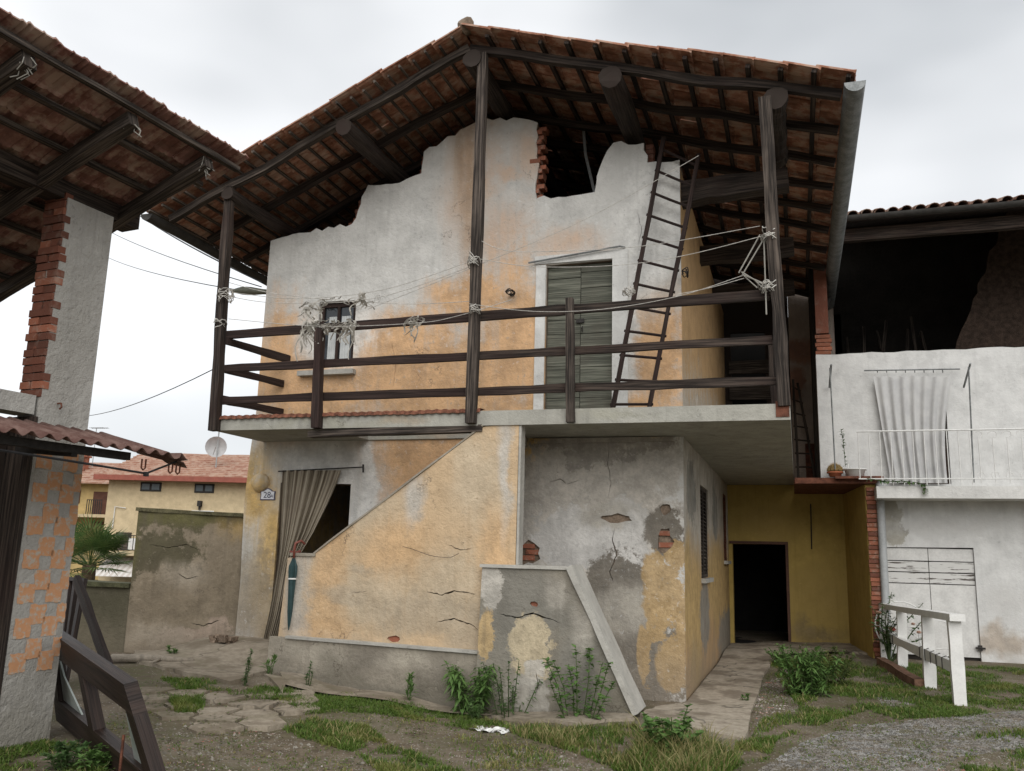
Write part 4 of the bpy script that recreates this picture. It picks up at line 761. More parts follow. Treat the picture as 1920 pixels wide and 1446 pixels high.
# ------------------------------------------------------------------ leaning timber frames
M['frame'] = woodmat('dark_varnished_timber', (.014, .008, .006), (.042, .026, .02), .7, (.03, .016, .011), .55)
def lean_frame(name, label, BL, BR, TR, TL, rail, th, bars, parent_loc, glassbits=True):
    f_ = thing(name, label, 'window frame', parent_loc); BL, BR, TR, TL = map(Vector, (BL, BR, TR, TL)); nn = (BR-BL).cross(TL-BL).normalized()*th
    def quad(p, q, r, s, nm, mt, d=nn): mb = MB(); mb.hexa([p, q, q+d, p+d, s, r, r+d, s+d]); return part(f_, nm, mb, mt)
    def pt(a, b): return (BL.lerp(BR, a)).lerp(TL.lerp(TR, a), b)
    Lx = (BR-BL).length; Lz = (TL-BL).length; a = rail/Lx; b = rail/Lz
    quad(pt(0, 1-b), pt(0, 1), pt(1, 1), pt(1, 1-b), 'top_rail', M['frame']); quad(pt(0, 0), pt(0, b), pt(1, b), pt(1, 0), 'bottom_rail', M['frame']); quad(pt(0, b), pt(a, b), pt(a, 1-b), pt(0, 1-b), 'stile', M['frame']); quad(pt(1-a, b), pt(1, b), pt(1, 1-b), pt(1-a, 1-b), 'stile', M['frame'])
    for k in bars: quad(pt(k-a*.4, b), pt(k+a*.4, b), pt(k+a*.4, 1-b), pt(k-a*.4, 1-b), 'mullion', M['frame'])
    if glassbits:
        g = M['dirtyglass']; d2 = nn*.15
        for tri in (((a, b), (a+.10, b), (a, 1-b)), ((.8, b), (1-a, b), (1-a, 1-b)), ((.8, b), (1-a, 1-b), (.86, 1-b)), ((a+.1, b), (a+.22, b), (a, .6))):
            mb = MB(); p = [pt(*k)+nn*.4 for k in tri]; mb.add([*p, *[k+d2 for k in p]], [(0, 1, 2), (5, 4, 3), (0, 1, 4, 3), (1, 2, 5, 4), (2, 0, 3, 5)]); part(f_, 'broken_pane', mb, g)
    return f_
t = NT('dirty_glass'); n = t.noise(5, None, 5, .6); M['dirtyglass'] = t.done(t.mix(t.mapr(n, .3, .7), (.24, .27, .25), (.36, .39, .37)), .3)
TLp = at(106, 1174, Y=6.15); TRp = at(258, 1276, Y=4.75); BLp = at(126, 1345, Y=6.25); BRp = at(335, 1520, Y=4.80)
lean_frame('window_frame', 'large dark timber window frame with broken glass leaning in front of the shed pillar', BLp, BRp, TRp, TLp, .19, .085, (.45,), tuple(BLp))
a, b, c_, d_ = at(112, 1215, Y=7.4), at(215, 1240, Y=7.0), at(165, 1085, Y=7.7), at(108, 1080, Y=8.1)
a.z = .3; b.z = .3; b.x = a.x+.45; b.y = a.y-.3; lean_frame('slatted_frame', 'smaller dark slatted timber frame propped behind the big window frame', a, b, c_, d_, .06, .04, (.3, .5, .7), tuple(a), False)
plank = MB(); plank.beam(at(200, 1250, Y=7.0), at(140, 1085, Y=7.5), .05, .09, 6, .01); plank.beam(at(245, 1085+400, Y=6.0), at(190, 1240, Y=6.0), .001, .001); plank = MB(); plank.beam(at(204, 1252, Y=6.9), at(143, 1086, Y=7.45), .05, .10, 6, .01); single('leaning_plank', plank, M['frame'], 'dark plank leaning upright against the slatted frame by the low wall', 'plank')
rod = MB(); w = at(232, 1378, Y=4.85); rod.tube([w, w+Vector((.02, -.03, -.6))], .009, 6); single('rusty_rod', rod, M['rust'], 'thin rusty rod standing against the large window frame', 'rod')

# ------------------------------------------------------------------ garden walls
A = Vector((-8.47, 9.85, 0)); Bv = Vector((-7.0, 10.30, 0)); dgw = (Bv-A).normalized(); ngw = Vector((-dgw.y, dgw.x, 0))
def gwm(a, b): p = A+dgw*a; return (p.x, p.y, b)
Lg = (Bv-A).length
eg = lambda px, py, rx, ry: ell(px, py, rx, ry, Y=10.1)
M['gwall'] = plaster('mossy_garden_wall', (.29, .24, .175), [((.085, .078, .045), [eg(330, 960, 130, 36), eg(315, 1035, 60, 40), eg(262, 1030, 22, 90), eg(420, 965, 60, 16)], .15, .16, 5, .85), ((.14, .13, .055), [eg(265, 1010, 14, 70), eg(350, 975, 60, 14)], .35, .1, 5, .8), ((.42, .29, .12), [eg(470, 1010, 22, 60), eg(450, 990, 40, 20)], .5, .15, 4, .7), ((.21, .172, .122), [eg(430, 1110, 60, 80), eg(330, 1130, 70, 60)], .3, .2, 3, .8), ((.38, .30, .24), [eg(360, 1190, 60, 14), eg(400, 1175, 20, 20)], .15, .12, 6, .8), ((.40, .35, .28), [eg(350, 1080, 30, 25), eg(300, 1190, 50, 20)], .4, .15, 5, .6)], crack=.3, streak=.35, grime=(.2, .6, (.20, .165, .125), .6))
gwall = thing('garden_wall', 'mossy rendered garden wall joining the farmhouse corner', 'wall', (-7.8, 10.1, .3))
prof = [(0, -.2), (Lg, -.2), (Lg, 2.02)]+jag((Lg, 2.02), (0, 2.07), 12, .012, 3)[1:]+[(0, 2.07)]
gcr = [crack_loop([(a_*Lg, b_) for a_, b_ in c_], w_, 60+k_) for k_, (c_, w_) in enumerate(([[(.12, 1.62), (.3, 1.58), (.45, 1.63), (.6, 1.55)], .009], [[(.40, 1.25), (.48, 1.18), (.58, 1.22)], .012], [[(.55, .62), (.66, .58), (.80, .66)], .014]))]
mb = MB(); mb.extrude([prof]+gcr, gwm, ngw*.28); part(gwall, 'wall_body', mb, M['gwall'])
mb = MB(); p, q = Vector(gwm(-.03, 2.085)), Vector(gwm(Lg-.02, 2.035)); mb.beam(p+ngw*.14, q+ngw*.14, .33, .05, 24, .02); part(gwall, 'coping', mb, flat('mossy_coping', (.10, .09, .05), .95, .5, 9, bump=.5))
lw = MB(); p, q = Vector(gwm(.30, 1.02)), Vector(gwm(-2.3, 1.06)); off = ngw*.32
lw.extrude([[(-2.4, -.2), (.0, -.2), (.0, 1.05), (-2.4, 1.09)]], lambda a, b: tuple(Vector(gwm(a, b))+ngw*.02), ngw*.3)
M['lowwall'] = plaster('dark_mossy_wall', (.16, .14, .10), [((.075, .07, .045), [((-9, 9.7, .9), (1/.8, 0, 1/.3))], .4, .2, 5, .8)], crack=.4, streak=.4)
o = single('low_wall', lw, M['lowwall'], 'low dark mossy wall to the left of the garden wall, in front of the palm', 'wall')
mb = MB(); mb.beam(Vector(gwm(-2.4, 1.10))+ngw*.17, Vector(gwm(-.01, 1.075))+ngw*.17, .38, .06, 10, .01); part(o, 'coping', mb, flat('moss_green_coping', (.075, .075, .04), .95, .5, 9, bump=.5))
# ------------------------------------------------------------------ houses beyond
def far_house(name, label, O, az, W, D, H, wallmat, roof_h, over, hip=0, rows=14):
    h_ = thing(name, label, 'house', tuple(O)); ux = Vector((math.cos(az), math.sin(az), 0)); uy = Vector((-math.sin(az), math.cos(az), 0)); O = Vector(O)
    w3 = lambda a, b, c: O+ux*a+uy*b+Vector((0, 0, c))
    return h_, w3
def hbox(mb, w3, a0, a1, b0, b1, c0, c1): return mb.hexa([w3(a0, b0, c0), w3(a0, b1, c0), w3(a0, b1, c1), w3(a0, b0, c1), w3(a1, b0, c0), w3(a1, b1, c0), w3(a1, b1, c1), w3(a1, b0, c1)])
def far_roof(h_, w3, a0, a1, b0, b1, z0, z1, rows, hipl=0.):
    """front slope as stepped courses, plus back slope"""
    mb = MB()
    for k in range(rows):
        t0, t1 = k/rows, (k+1)/rows; bb0, bb1 = b0+(b1-b0)*t0, b0+(b1-b0)*t1+.06; zz0, zz1 = z0+(z1-z0)*t0+.05, z0+(z1-z0)*t1+.02
        s0, s1 = a0+hipl*t0, a0+hipl*t1; nseg = 30; v = []
        for i in range(nseg+1):
            x0 = s0+(a1-s0)*i/nseg; x1 = s1+(a1-s1)*i/nseg; w_ = random.uniform(-.008, .008); v += [w3(x0, bb0, zz0+w_), w3(x1, bb1, zz1+w_), w3(x0, bb0, zz0-.07)]
        mb.add(v, [f for i in range(nseg) for f in ((3*i, 3*i+3, 3*i+4, 3*i+1), (3*i+2, 3*i+5, 3*i+3, 3*i))])
    mb.add([w3(a0+hipl, b1, z1), w3(a1, b1, z1), w3(a1, 2*b1-b0, z0), w3(a0, 2*b1-b0, z0)], [(0, 1, 2, 3)]); mb.add([w3(a0, b0, z0), w3(a0+hipl, b1, z1), w3(a0, 2*b1-b0, z0)], [(0, 1, 2)])
    return part(h_, 'roof', mb, M['tile_far'], fix=False)
M['cream'] = plaster('cream_wall', (.58, .47, .30), [], crack=0, streak=.08, bump=.1); M['ochrewall'] = plaster('ochre_far_wall', (.50, .37, .17), [], crack=0, streak=.15, bump=.1)
azc = math.radians(16); C0 = at(205, 1060, Y=26); C0.z = -1.2
ch_, w3 = far_house('cream_house', 'cream house with red tiled roof beyond the garden wall', C0, azc, 0, 0, 0, None, 0, 0)
d_ = ray(330, 900)
def onplane(px, py, b=0.):
    dd = ray(px, py); uy = Vector((-math.sin(azc), math.cos(azc), 0)); p0_ = Vector(C0)+uy*b; w = EYE+dd*((p0_-EYE).dot(uy)/dd.dot(uy)); ux = Vector((math.cos(azc), math.sin(azc), 0)); return ((w-Vector(C0)).dot(ux), w.z-C0.z)
ea = onplane(330, 898); H = ea[1]; r1 = onplane(466, 898)[0]+6; l0 = onplane(205, 898)[0]
mb = MB(); hbox(mb, w3, l0, r1, 0, 8, 0, H); wl = part(ch_, 'wall', mb, M['cream'])
zr = onplane(380, 852, 4)[1]; far_roof(ch_, w3, onplane(190, 893)[0], r1+.4, -.5, 4, H-.02, zr, 13, hipl=onplane(268, 852, 4)[0]-onplane(190, 893)[0])
mb = MB(); hbox(mb, w3, onplane(190, 893)[0], r1, -.56, -.42, H-.12, H+.06); hbox(mb, w3, onplane(190, 893)[0], r1, -.42, -.02, H-.1, H-.04); part(ch_, 'eave_gutter', mb, flat('red_brown_eave', (.27, .085, .06), .7, .15))
for (xa, xb, ya, yb_) in ((265, 302, 904, 922), (366, 401, 907, 925)):
    a0, z1 = onplane(xa, ya); a1, z0 = onplane(xb, yb_); mb = MB(); hbox(mb, w3, a0, a1, -.03, .02, z0, z1); wn_ = part(ch_, 'window', mb, M['iron'])
    for i in range(2):
        m2 = MB(); c0_ = a0+.06+i*(a1-a0-.04)/2; hbox(m2, w3, c0_, c0_+(a1-a0)/2-.1, -.045, -.031, z0+.06, z1-.06); part(wn_, 'pane', m2, flat('far_glass', (.10, .12, .13), .15, .1))
for (xa, xb, ya, yb_) in ((262, 300, 953, 975), (360, 400, 957, 975)):
    a0, z1 = onplane(xa, ya); a1, z0 = onplane(xb, yb_); mb = MB(); hbox(mb, w3, a0, a1, -.04, .02, z0, z1); part(ch_, 'window', mb, M['ironwhite'])
a0, z0 = onplane(376, 950); mb = MB(); hbox(mb, w3, a0-.06, a0+.06, -.2, 0, z0, z0+.2); hbox(mb, w3, a0-.03, a0+.03, -.12, -.06, z0-.12, z0); part(ch_, 'wall_lamp', mb, M['iron'])
a0, z1 = onplane(208, 1003); a1, z0 = onplane(250, 1032)
mb = MB(); hbox(mb, w3, a0, a1+2, -.95, -.92, z1-.03, z1); hbox(mb, w3, a0, a1+2, -.95, -.92, z0, z0+.03)
for i in range(16): x = a0+i*.18; hbox(mb, w3, x, x+.02, -.95, -.93, z0, z1)
part(ch_, 'balcony_railing', mb, M['iron']); mb = MB(); hbox(mb, w3, a0-.05, a1+2, -1, 0, z0-.18, z0-.03); part(ch_, 'balcony_slab', mb, M['cream'])
mb = MB(); hbox(mb, w3, a0+.9, a0+1.6, -.5, -.2, z0, z0+.42); part(ch_, 'air_conditioner', mb, M['ironwhite']); mb = MB(); hbox(mb, w3, a0+.2, a0+.75, -.05, .01, z0, z1+.1); part(ch_, 'louvre_door', mb, M['wood_grey'])
az0, az1_ = onplane(205, 1045), onplane(250, 1080)
t = NT('striped_awning'); wv = t.math('FRACT', t.math('MULTIPLY', t.vm('DOT_PRODUCT', t.pos, (math.cos(azc), math.sin(azc), 0)), 5.)); M['awning'] = t.done(t.mix(t.mapr(wv, .45, .55), (.62, .60, .57), (.50, .46, .42)), .9)
mb = MB(); mb.hexa([w3(az0[0], -.02, az0[1]), w3(az0[0], -1.2, az1_[1]), w3(az0[0], -1.2, az1_[1]+.02), w3(az0[0], -.02, az0[1]+.02), w3(az0[0]+4, -.02, az0[1]), w3(az0[0]+4, -1.2, az1_[1]), w3(az0[0]+4, -1.2, az1_[1]+.02), w3(az0[0]+4, -.02, az0[1]+.02)]); part(ch_, 'awning', mb, M['awning'])
mb = MB(); q = [w3(onplane(212, 990)[0], -.05, onplane(212, 990)[1]), w3(onplane(217, 950)[0], -.05, onplane(217, 950)[1]), w3(onplane(237, 953)[0], -.05, onplane(237, 953)[1])]; mb.tube(q, .018, 5); part(ch_, 'wall_bracket', mb, M['ironwhite'])
C1 = at(120, 1060, Y=31); C1.z = -1.2; azc2 = azc; Csave = Vector(C0)
yh, w3y = far_house('ochre_house', 'ochre house with brown shutters and a balcony left of the cream house', C1, azc, 0, 0, 0, None, 0, 0); C0 = C1
H = onplane(180, 907)[1]; r1 = onplane(206, 907)[0]+.5; mb = MB(); hbox(mb, w3y, -6, r1, 0, 6, 0, H); part(yh, 'wall', mb, M['ochrewall'])
far_roof(yh, w3y, -6.5, r1+4, -.6, 3, H-.02, onplane(180, 868, 3)[1], 9)
a0, z0 = onplane(130, 968); mb = MB(); hbox(mb, w3y, -6, r1+.2, -.9, 0, z0-.05, z0+.08); part(yh, 'balcony_slab', mb, M['cream'])
for (xa, xb, ya, yb_) in ((177, 198, 922, 966), (138, 149, 918, 944), (172, 190, 978, 1020), (132, 142, 977, 1005)):
    a0, z1 = onplane(xa, ya); a1, z0 = onplane(xb, yb_); mb = MB(); hbox(mb, w3y, a0, a1, -.05, .02, z0, z1); part(yh, 'shutter', mb, flat('brown_shutter', (.10, .045, .03), .8, .2))
a0, z1 = onplane(176, 938); a1, z0 = onplane(200, 966); mb = MB()
for i in range(8): x = a0+i*(a1-a0)/7; hbox(mb, w3y, x, x+.025, -.6, -.57, z0, z1)
hbox(mb, w3y, a0, a1, -.6, -.57, z1-.03, z1); part(yh, 'balcony_railing', mb, M['iron'])
a0, z0 = onplane(153, 868, 1.5); mb = MB(); hbox(mb, w3y, a0-.25, a0+.25, 1.2, 1.7, z0-.6, z0+.25); hbox(mb, w3y, a0-.32, a0+.32, 1.13, 1.77, z0+.25, z0+.33); part(yh, 'chimney', mb, M['brick'])
C0 = Csave
w = at(405, 838, Y=28); dish = thing('satellite_dish', 'grey satellite dish on a pole above the cream house roof', 'satellite dish', tuple(w))
bm_ = bmesh.new(); bmesh.ops.create_uvsphere(bm_, u_segments=20, v_segments=12, radius=.62); 
for v in list(bm_.verts):
    if v.co.z > -.42: bm_.verts.remove(v)
mb = MB(); nrmv = (EYE-w).normalized(); R3 = nrmv.to_track_quat('Z', 'Y').to_matrix(); bm_.verts.ensure_lookup_table(); bm_.verts.index_update()
mb.add([w+R3 @ (Vector((v.co.x*.9, v.co.y*.9, (v.co.z+.42)))) for v in bm_.verts], [[v.index for v in f.verts] for f in bm_.faces]); bm_.free(); part(dish, 'reflector', mb, flat('dish_grey', (.42, .42, .42), .6, .1), True)
mb = MB(); mb.tube([w+Vector((0, .1, -.9)), w+Vector((0, .1, .8))], .025, 6); mb.tube([w+Vector((-.1, 0, -.3)), w+nrmv*.35], .012, 5); part(dish, 'pole', mb, M['pvc'])
w = at(178, 830, Y=29); an = MB(); an.tube([w+Vector((0, 0, -1)), w+Vector((0, 0, .62))], .018, 5); an.tube([w+Vector((-.25, 0, .6)), w+Vector((.48, .1, .62))], .012, 5)
for k in range(7): q = w+Vector((-.2+k*.1, .01*k, .61)); an.tube([q+Vector((-.05, -.15, 0)), q+Vector((.05, .15, .0))], .007, 4)
single('roof_antenna', an, M['pvc'], 'thin television antenna standing on the ochre house roof', 'antenna')
# ------------------------------------------------------------------ palm
M['palm'] = leafmat('palm_leaf', (.055, .10, .03), (.10, .16, .045), (.16, .17, .06)); pb = at(165, 1085, Y=13.5); pz = pb.z+.12
palm = thing('palm_tree', 'fan palm growing behind the low mossy wall', 'palm tree', (pb.x, pb.y, -.1)); mb = MB(); mb.tube([(pb.x, pb.y, -.2), (pb.x, pb.y, pz+.15)], [.14, .12], 10); part(palm, 'trunk', mb, flat('palm_trunk', (.09, .065, .04), .95, .4, 20))
r_ = random.Random(5)
for f in range(38):
    az_ = f*2.399; el = r_.uniform(-.25, 1.35); dv = Vector((math.cos(az_)*math.cos(el), math.sin(az_)*math.cos(el), math.sin(el))); ln = r_.uniform(.35, .6); c = Vector((pb.x, pb.y, pz+.1)); h0 = c+dv*ln; mb = MB(); mb.tube([c, h0], .008, 4)
    sd1 = dv.cross(Vector((0, 0, 1))).normalized(); sd2 = sd1.cross(dv)
    for k in range(22):
        t = -1.9+3.8*k/21; q = (dv*math.cos(t)+sd1*math.sin(t)).normalized(); L = .50*(1-.12*abs(t)); tip = h0+q*L+Vector((0, 0, -.10*r_.random())); side = q.cross(sd2).normalized()*.014; m_ = h0+q*L*.55; mb.add([h0, m_+side, tip, m_-side], [(0, 1, 2, 3)])
    part(palm, 'frond', mb, M['palm'], fix=False)
# ------------------------------------------------------------------ ladders
def ladder(name, label, L0, L1, R0, R1, n, mat, w=.045, h=.055):
    L0, L1, R0, R1 = map(Vector, (L0, L1, R0, R1)); t_ = thing(name, label, 'ladder', tuple((L0+R0)/2))
    for a, b in ((L0, L1), (R0, R1)): mb = MB(); mb.beam(a, b, w, h, 10, .012, upv=(0, 1, 0)); part(t_, 'side_rail', mb, mat)
    for i in range(n): t = (i+.45)/n; mb = MB(); a, b = L0.lerp(L1, t), R0.lerp(R1, t); d = (b-a).normalized()*.035; mb.tube([a-d, (a+b)/2+Vector((0, 0, random.uniform(-.008, .004))), b+d], .017, 6); part(t_, 'rung', mb, mat)
def foot(px, py, Y, z): w = at(px, py, Y=Y); w.z = z; return w
ladder('wooden_ladder', 'long dark wooden ladder leaning on the facade beside the green door', foot(1146, 785, 9.75, 3.19), at(1245, 258, Y=10.10), foot(1215, 785, 9.75, 3.19), at(1310, 290, Y=10.12), 12, M['wood_brown'])
ladder('small_ladder', 'weathered ladder standing behind the right end of the balcony by the down pipe', (.06, 16.5, 2.92), at(1487, 712, Y=16.8), (.36, 16.4, 2.92), at(1466, 720, Y=16.8)+Vector((.28, 0, 0)), 8, M['wood_grey'])
# ------------------------------------------------------------------ doorway curtain, umbrella, number plate
def curtainmat():
    t = NT('striped_curtain'); uv = t.uv(); u_ = t.sep(uv)[1]; s_ = t.mapr(t.noise(1., t.vm('MULTIPLY', uv, (.2, 22., 1.)), 3, .6), .38, .62); n = t.noise(3, None, 5, .6); c = t.mix(s_, (.145, .115, .082), (.38, .335, .26)); c = t.mix(t.mapr(n, .45, .7, 0, .4), c, (.15, .12, .09)); return t.done(c, .95)
rows = [(882, 530, 640), (905, 529, 632), (950, 527, 612), (1000, 525, 587), (1035, 523, 566), (1060, 520, 553), (1100, 514, 545), (1150, 505, 535), (1203, 493, 519)]
def interp(y):
    for i in range(len(rows)-1):
        a, b = rows[i], rows[i+1]
        if a[0] <= y <= b[0]: t = (y-a[0])/(b[0]-a[0]); return a[1]+(b[1]-a[1])*t, a[2]+(b[2]-a[2])*t
gr = []
for j in range(34):
    y = 882+j*(1203-882)/33; l, r = interp(y); rr = []
    for i in range(61):
        s_ = i/60; yy = 10.13+.028*math.sin(s_*2*math.pi*8+.6*math.sin(y*.01))*(.6+.4*abs(math.sin(y*.02)))+.012*math.sin(s_*40); w = at(l+(r-l)*s_, y, Y=yy); rr.append(tuple(w))
    gr.append(rr)
cur = thing('door_curtain', 'long striped brown curtain hanging in the ground floor doorway', 'curtain', tuple(at(510, 1200, Y=10.13)))
mb = MB(); mb.grid(gr); mb.uv = [[(j*.05, i/60), (j*.05, (i+1)/60), (j*.05+.05, (i+1)/60), (j*.05+.05, i/60)] for j in range(33) for i in range(60)]; part(cur, 'cloth', mb, curtainmat(), True, fix=False)
mb = MB(); mb.tube([at(522, 884, Y=10.13), at(681, 876, Y=10.13)], .009, 6); mb.tube([at(681, 871, Y=10.13), at(681, 886, Y=10.13)], .012, 6); part(cur, 'rod', mb, M['iron'])
mb = MB(); w = at(556, 1038, Y=10.08); mb.tube([w+Vector((-.09, 0, .02)), w+Vector((0, -.03, .0)), w+Vector((.06, 0, .03))], .02, 6); part(cur, 'tie', mb, flat('red_tie', (.16, .05, .04), .9, .3))
M['umbcloth'] = flat('dark_green_umbrella_cloth', (.022, .05, .052), .6, .25, 20)
a, b = at(551, 1045, Y=9.06), at(541, 1182, Y=9.02); um = thing('umbrella', 'folded dark green umbrella hung by its red handle on the stair wall end', 'umbrella', tuple(b))
prof = [(0, .012), (.08, .03), (.12, .042), (.2, .044), (.32, .038), (.5, .036), (.75, .026), (.92, .013), (.97, .006), (1, .004)]; n = 16; mb = MB(); ax = (b-a).normalized(); sx = ax.cross(Vector((0, 1, 0))).normalized(); sy = sx.cross(ax)
for t_, r0 in prof:
    for k in range(n): th = 2*math.pi*k/n; rr_ = r0*(1+.22*math.cos(th*8+t_*3)); mb.v.append(tuple(a.lerp(b, t_)+sx*math.cos(th)*rr_+sy*math.sin(th)*rr_))
mb.f = [(i*n+k, i*n+(k+1) % n, (i+1)*n+(k+1) % n, (i+1)*n+k) for i in range(len(prof)-1) for k in range(n)]; mb.uv = [[(0, 0)]*4]*len(mb.f); part(um, 'canopy', mb, M['umbcloth'], False)
mb = MB(); mb.tube([a+ax*.02, a-ax*.10, a-ax*.16+sx*.01, a-ax*.19+Vector((.05, .05, 0)), a-ax*.15+Vector((.08, .09, 0))], .015, 8); part(um, 'handle', mb, flat('red_brown_handle', (.17, .05, .035), .45, .2), True)
mb = MB(); w = a.lerp(b, .30); mb.tube([w-ax*.008, w+ax*.008], .047, 14); part(um, 'strap', mb, M['whiteplastic'])
NPc = at(502, 927, Y=10.185); sgn = thing('house_number_plate', 'white enamel house number plate reading 28A on the ochre wall', 'sign', tuple(NPc))
hw, hh = .115, .075
shape = [(-hw, -hh), (hw, -hh), (hw*.95, -.2*hh), (hw, .55*hh), (hw*.6, .6*hh), (hw*.35, .9*hh), (0, 1.12*hh), (-hw*.35, .9*hh), (-hw*.6, .6*hh), (-hw, .55*hh), (-hw*.95, -.2*hh)]
mb = MB(); mb.extrude([shape], lambda p, q: (NPc.x+p, 10.185, NPc.z+q), Vector((0, .012, 0))); part(sgn, 'border', mb, flat('blue_enamel_border', (.10, .09, .13), .4, .1))
mb = MB(); mb.extrude([[(p*.86, q*.84) for p, q in shape]], lambda p, q: (NPc.x+p, 10.181, NPc.z+q), Vector((0, .003, 0))); part(sgn, 'plate', mb, flat('white_enamel', (.70, .71, .74), .35, .04))
def text(parent, body, loc, size, mat, rot=(math.pi/2, 0, 0)):
    cu = bpy.data.curves.new('lettering', 'FONT'); cu.body = body; cu.size = size; cu.extrude = .0008; cu.align_x = 'CENTER'; cu.align_y = 'CENTER'; to = bpy.data.objects.new('tmp', cu); col.objects.link(to); bpy.context.view_layer.update()
    me = bpy.data.meshes.new_from_object(to.evaluated_get(bpy.context.evaluated_depsgraph_get())); bpy.data.objects.remove(to); me.materials.clear(); me.materials.append(mat); return put('lettering', me, parent, Matrix.Translation(loc) @ Matrix.Rotation(math.pi/2, 4, 'X'))
dk = flat('dark_blue_lettering', (.03, .03, .07), .5, .05); text(sgn, '28', (NPc.x-.005, 10.179, NPc.z-.012), .115, dk); text(sgn, 'A', (NPc.x+.068, 10.179, NPc.z-.025), .06, dk)
# ------------------------------------------------------------------ street lamp and cables
w = at(472, 546, Y=10.45); lampg = flat('grey_green_lamp', (.17, .175, .14), .5, .2); sl_ = thing('street_lamp', 'grey green cobra head street lamp on the farmhouse corner', 'street lamp', tuple(w)); mb = MB(); rr = [.02, .055, .085, .095, .09, .075, .06, .055]; pts = [w+Vector((-.34+i*.09, -.02, .01*math.sin(i*.6)-.012*i+.03)) for i in range(8)]; mb.tube(pts, rr, 12)
mb.v = [(v[0], v[1], w.z+(v[2]-w.z)*.62) for v in mb.v]; part(sl_, 'lamp_head', mb, lampg, True); mb = MB(); mb.tube([w+Vector((.25, -.02, -.03)), w+Vector((.42, 0, .0)), w+Vector((.46, .12, .02))], .028, 8); part(sl_, 'arm', mb, M['zinc'])
hc = at(492, 530, Y=10.5)
for i, (px_, py_, Y_, s0) in enumerate(((268, 398, 17, .15), (210, 425, 20, .2), (195, 465, 24, .3))):
    src = (hc, at(490, 538, Y=10.5), at(452, 545, Y=10.5))[i]; far_ = at(px_, py_, Y=Y_); far_ = far_+(far_-src)*.6; mb = MB(); mb.tube(sag(src, far_, s0), .014 if i == 0 else .008, 5); single('power_cable', mb, M['cable'], ('thick black cable rising left from the farmhouse corner to behind the shed roof', 'middle black cable running left from the farmhouse corner', 'lowest thin cable leaving the street lamp towards the left')[i], 'cable', 'cables leaving the farmhouse corner')
mb = MB(); mb.tube(sag(at(405, 690, Y=10.6), at(120, 780, Y=22), .25), .008, 5); single('telephone_wire', mb, M['cable'], 'thin wire sagging across the sky below the balcony rail to the left', 'cable')
mb = MB(); mb.tube([at(*q, Y=9.06) for q in ((755, 1025), (772, 1029), (790, 1036), (804, 1041), (818, 1044), (830, 1045), (846, 1045), (860, 1038))], .0028, 4); single('wall_wire', mb, M['iron'], 'short rusty wire strung across the stair wall', 'wire')
# ------------------------------------------------------------------ clotheslines and rags
CL = [([(430, 548), (560, 560), (720, 543), (888, 488)], 9.05, 'clothesline from the left post rising to the middle post, upper one'), ([(430, 556), (520, 568), (700, 560), (888, 498)], 9.08, 'slack clothesline just under the upper one between left and middle posts'),
  ([(430, 530), (500, 548), (600, 560), (760, 570), (885, 565)], 9.12, 'nearly level clothesline at lamp height in front of the small window'), ([(428, 598), (600, 612), (780, 606), (860, 592), (960, 562)], 9.0, 'drooping clothesline along the top rail carrying shredded cloth'), ([(895, 448), (940, 468), (1010, 472), (1200, 462), (1425, 424)], 9.05, 'high clothesline sagging from middle post to right post above the green door'),
  ([(895, 485), (1000, 500), (1150, 498), (1280, 480), (1440, 440)], 9.02, 'clothesline crossing in front of the green door lintel'), ([(880, 570), (1000, 584), (1130, 580), (1270, 556), (1392, 517)], 9.0, 'pale line running along the top rail right of the middle post'), ([(1270, 552), (1330, 540), (1395, 522)], 9.0, 'short doubled line tied to the right post'),
  ([(690, 580), (890, 500), (1100, 410), (1310, 292)], 9.3, 'thin diagonal wire rising across the facade to the roof')]
for pts, Y_, lb in CL:
    P_ = [at(*q, Y=Y_) for q in pts]; S = []
    for i in range(len(P_)-1):
        p0_, p1_, p2_, p3_ = P_[max(i-1, 0)], P_[i], P_[i+1], P_[min(i+2, len(P_)-1)]
        for k in range(6): t = k/6; S.append(.5*((2*p1_)+(p2_-p0_)*t+(2*p0_-5*p1_+4*p2_-p3_)*t*t+(3*p1_-p0_-3*p2_+p3_)*t**3))
    mb = MB(); mb.tube(S+[P_[-1]], .0038, 4); single('clothesline', mb, M['wire'], lb, 'clothesline', 'clotheslines strung between the balcony posts')
def coil(px_, py_, Y_, n, sx_, sz_, label, mat=None, r=.005, seed=0):
    r_ = random.Random(seed); c = at(px_, py_, Y=Y_); mb = MB()
    for k in range(n):
        ph = r_.random()*6; a_, b_ = r_.uniform(.5, 1)*sx_, r_.uniform(.5, 1)*sz_; oz = r_.uniform(-.5, .5)*sz_; mb.tube([c+Vector((a_*math.cos(ph+t), .09*math.sin(ph+t)+r_.uniform(-.01, .01)-.02, oz+b_*.35*math.sin(2*t+ph)+r_.uniform(-.015, .015))) for t in np.linspace(0, 5.2, 12)], r, 4)
    return single('wire_tangle', mb, mat or M['wire'], label, 'wire', 'loose wire wound on the posts')
coil(890, 490, 9.05, 9, .08, .12, 'coil of wire wound round the middle post', seed=1); coil(1442, 440, 9.06, 7, .09, .10, 'pale wire wound round the upper part of the right post', seed=2); coil(1440, 540, 9.08, 8, .1, .1, 'wire tangle on the right post at top rail height', seed=3); coil(425, 555, 9.05, 9, .12, .14, 'nest of wires on the left post near the street lamp', seed=4); coil(415, 610, 9.06, 6, .09, .08, 'wire wound on the left post at the top rail', seed=5); coil(1180, 548, 9.7, 7, .08, .05, 'grey wire tied round the left rail of the ladder', seed=6); coil(892, 582, 9.03, 6, .07, .05, 'wire wound where the top rail meets the middle post', seed=7)
mb = MB()
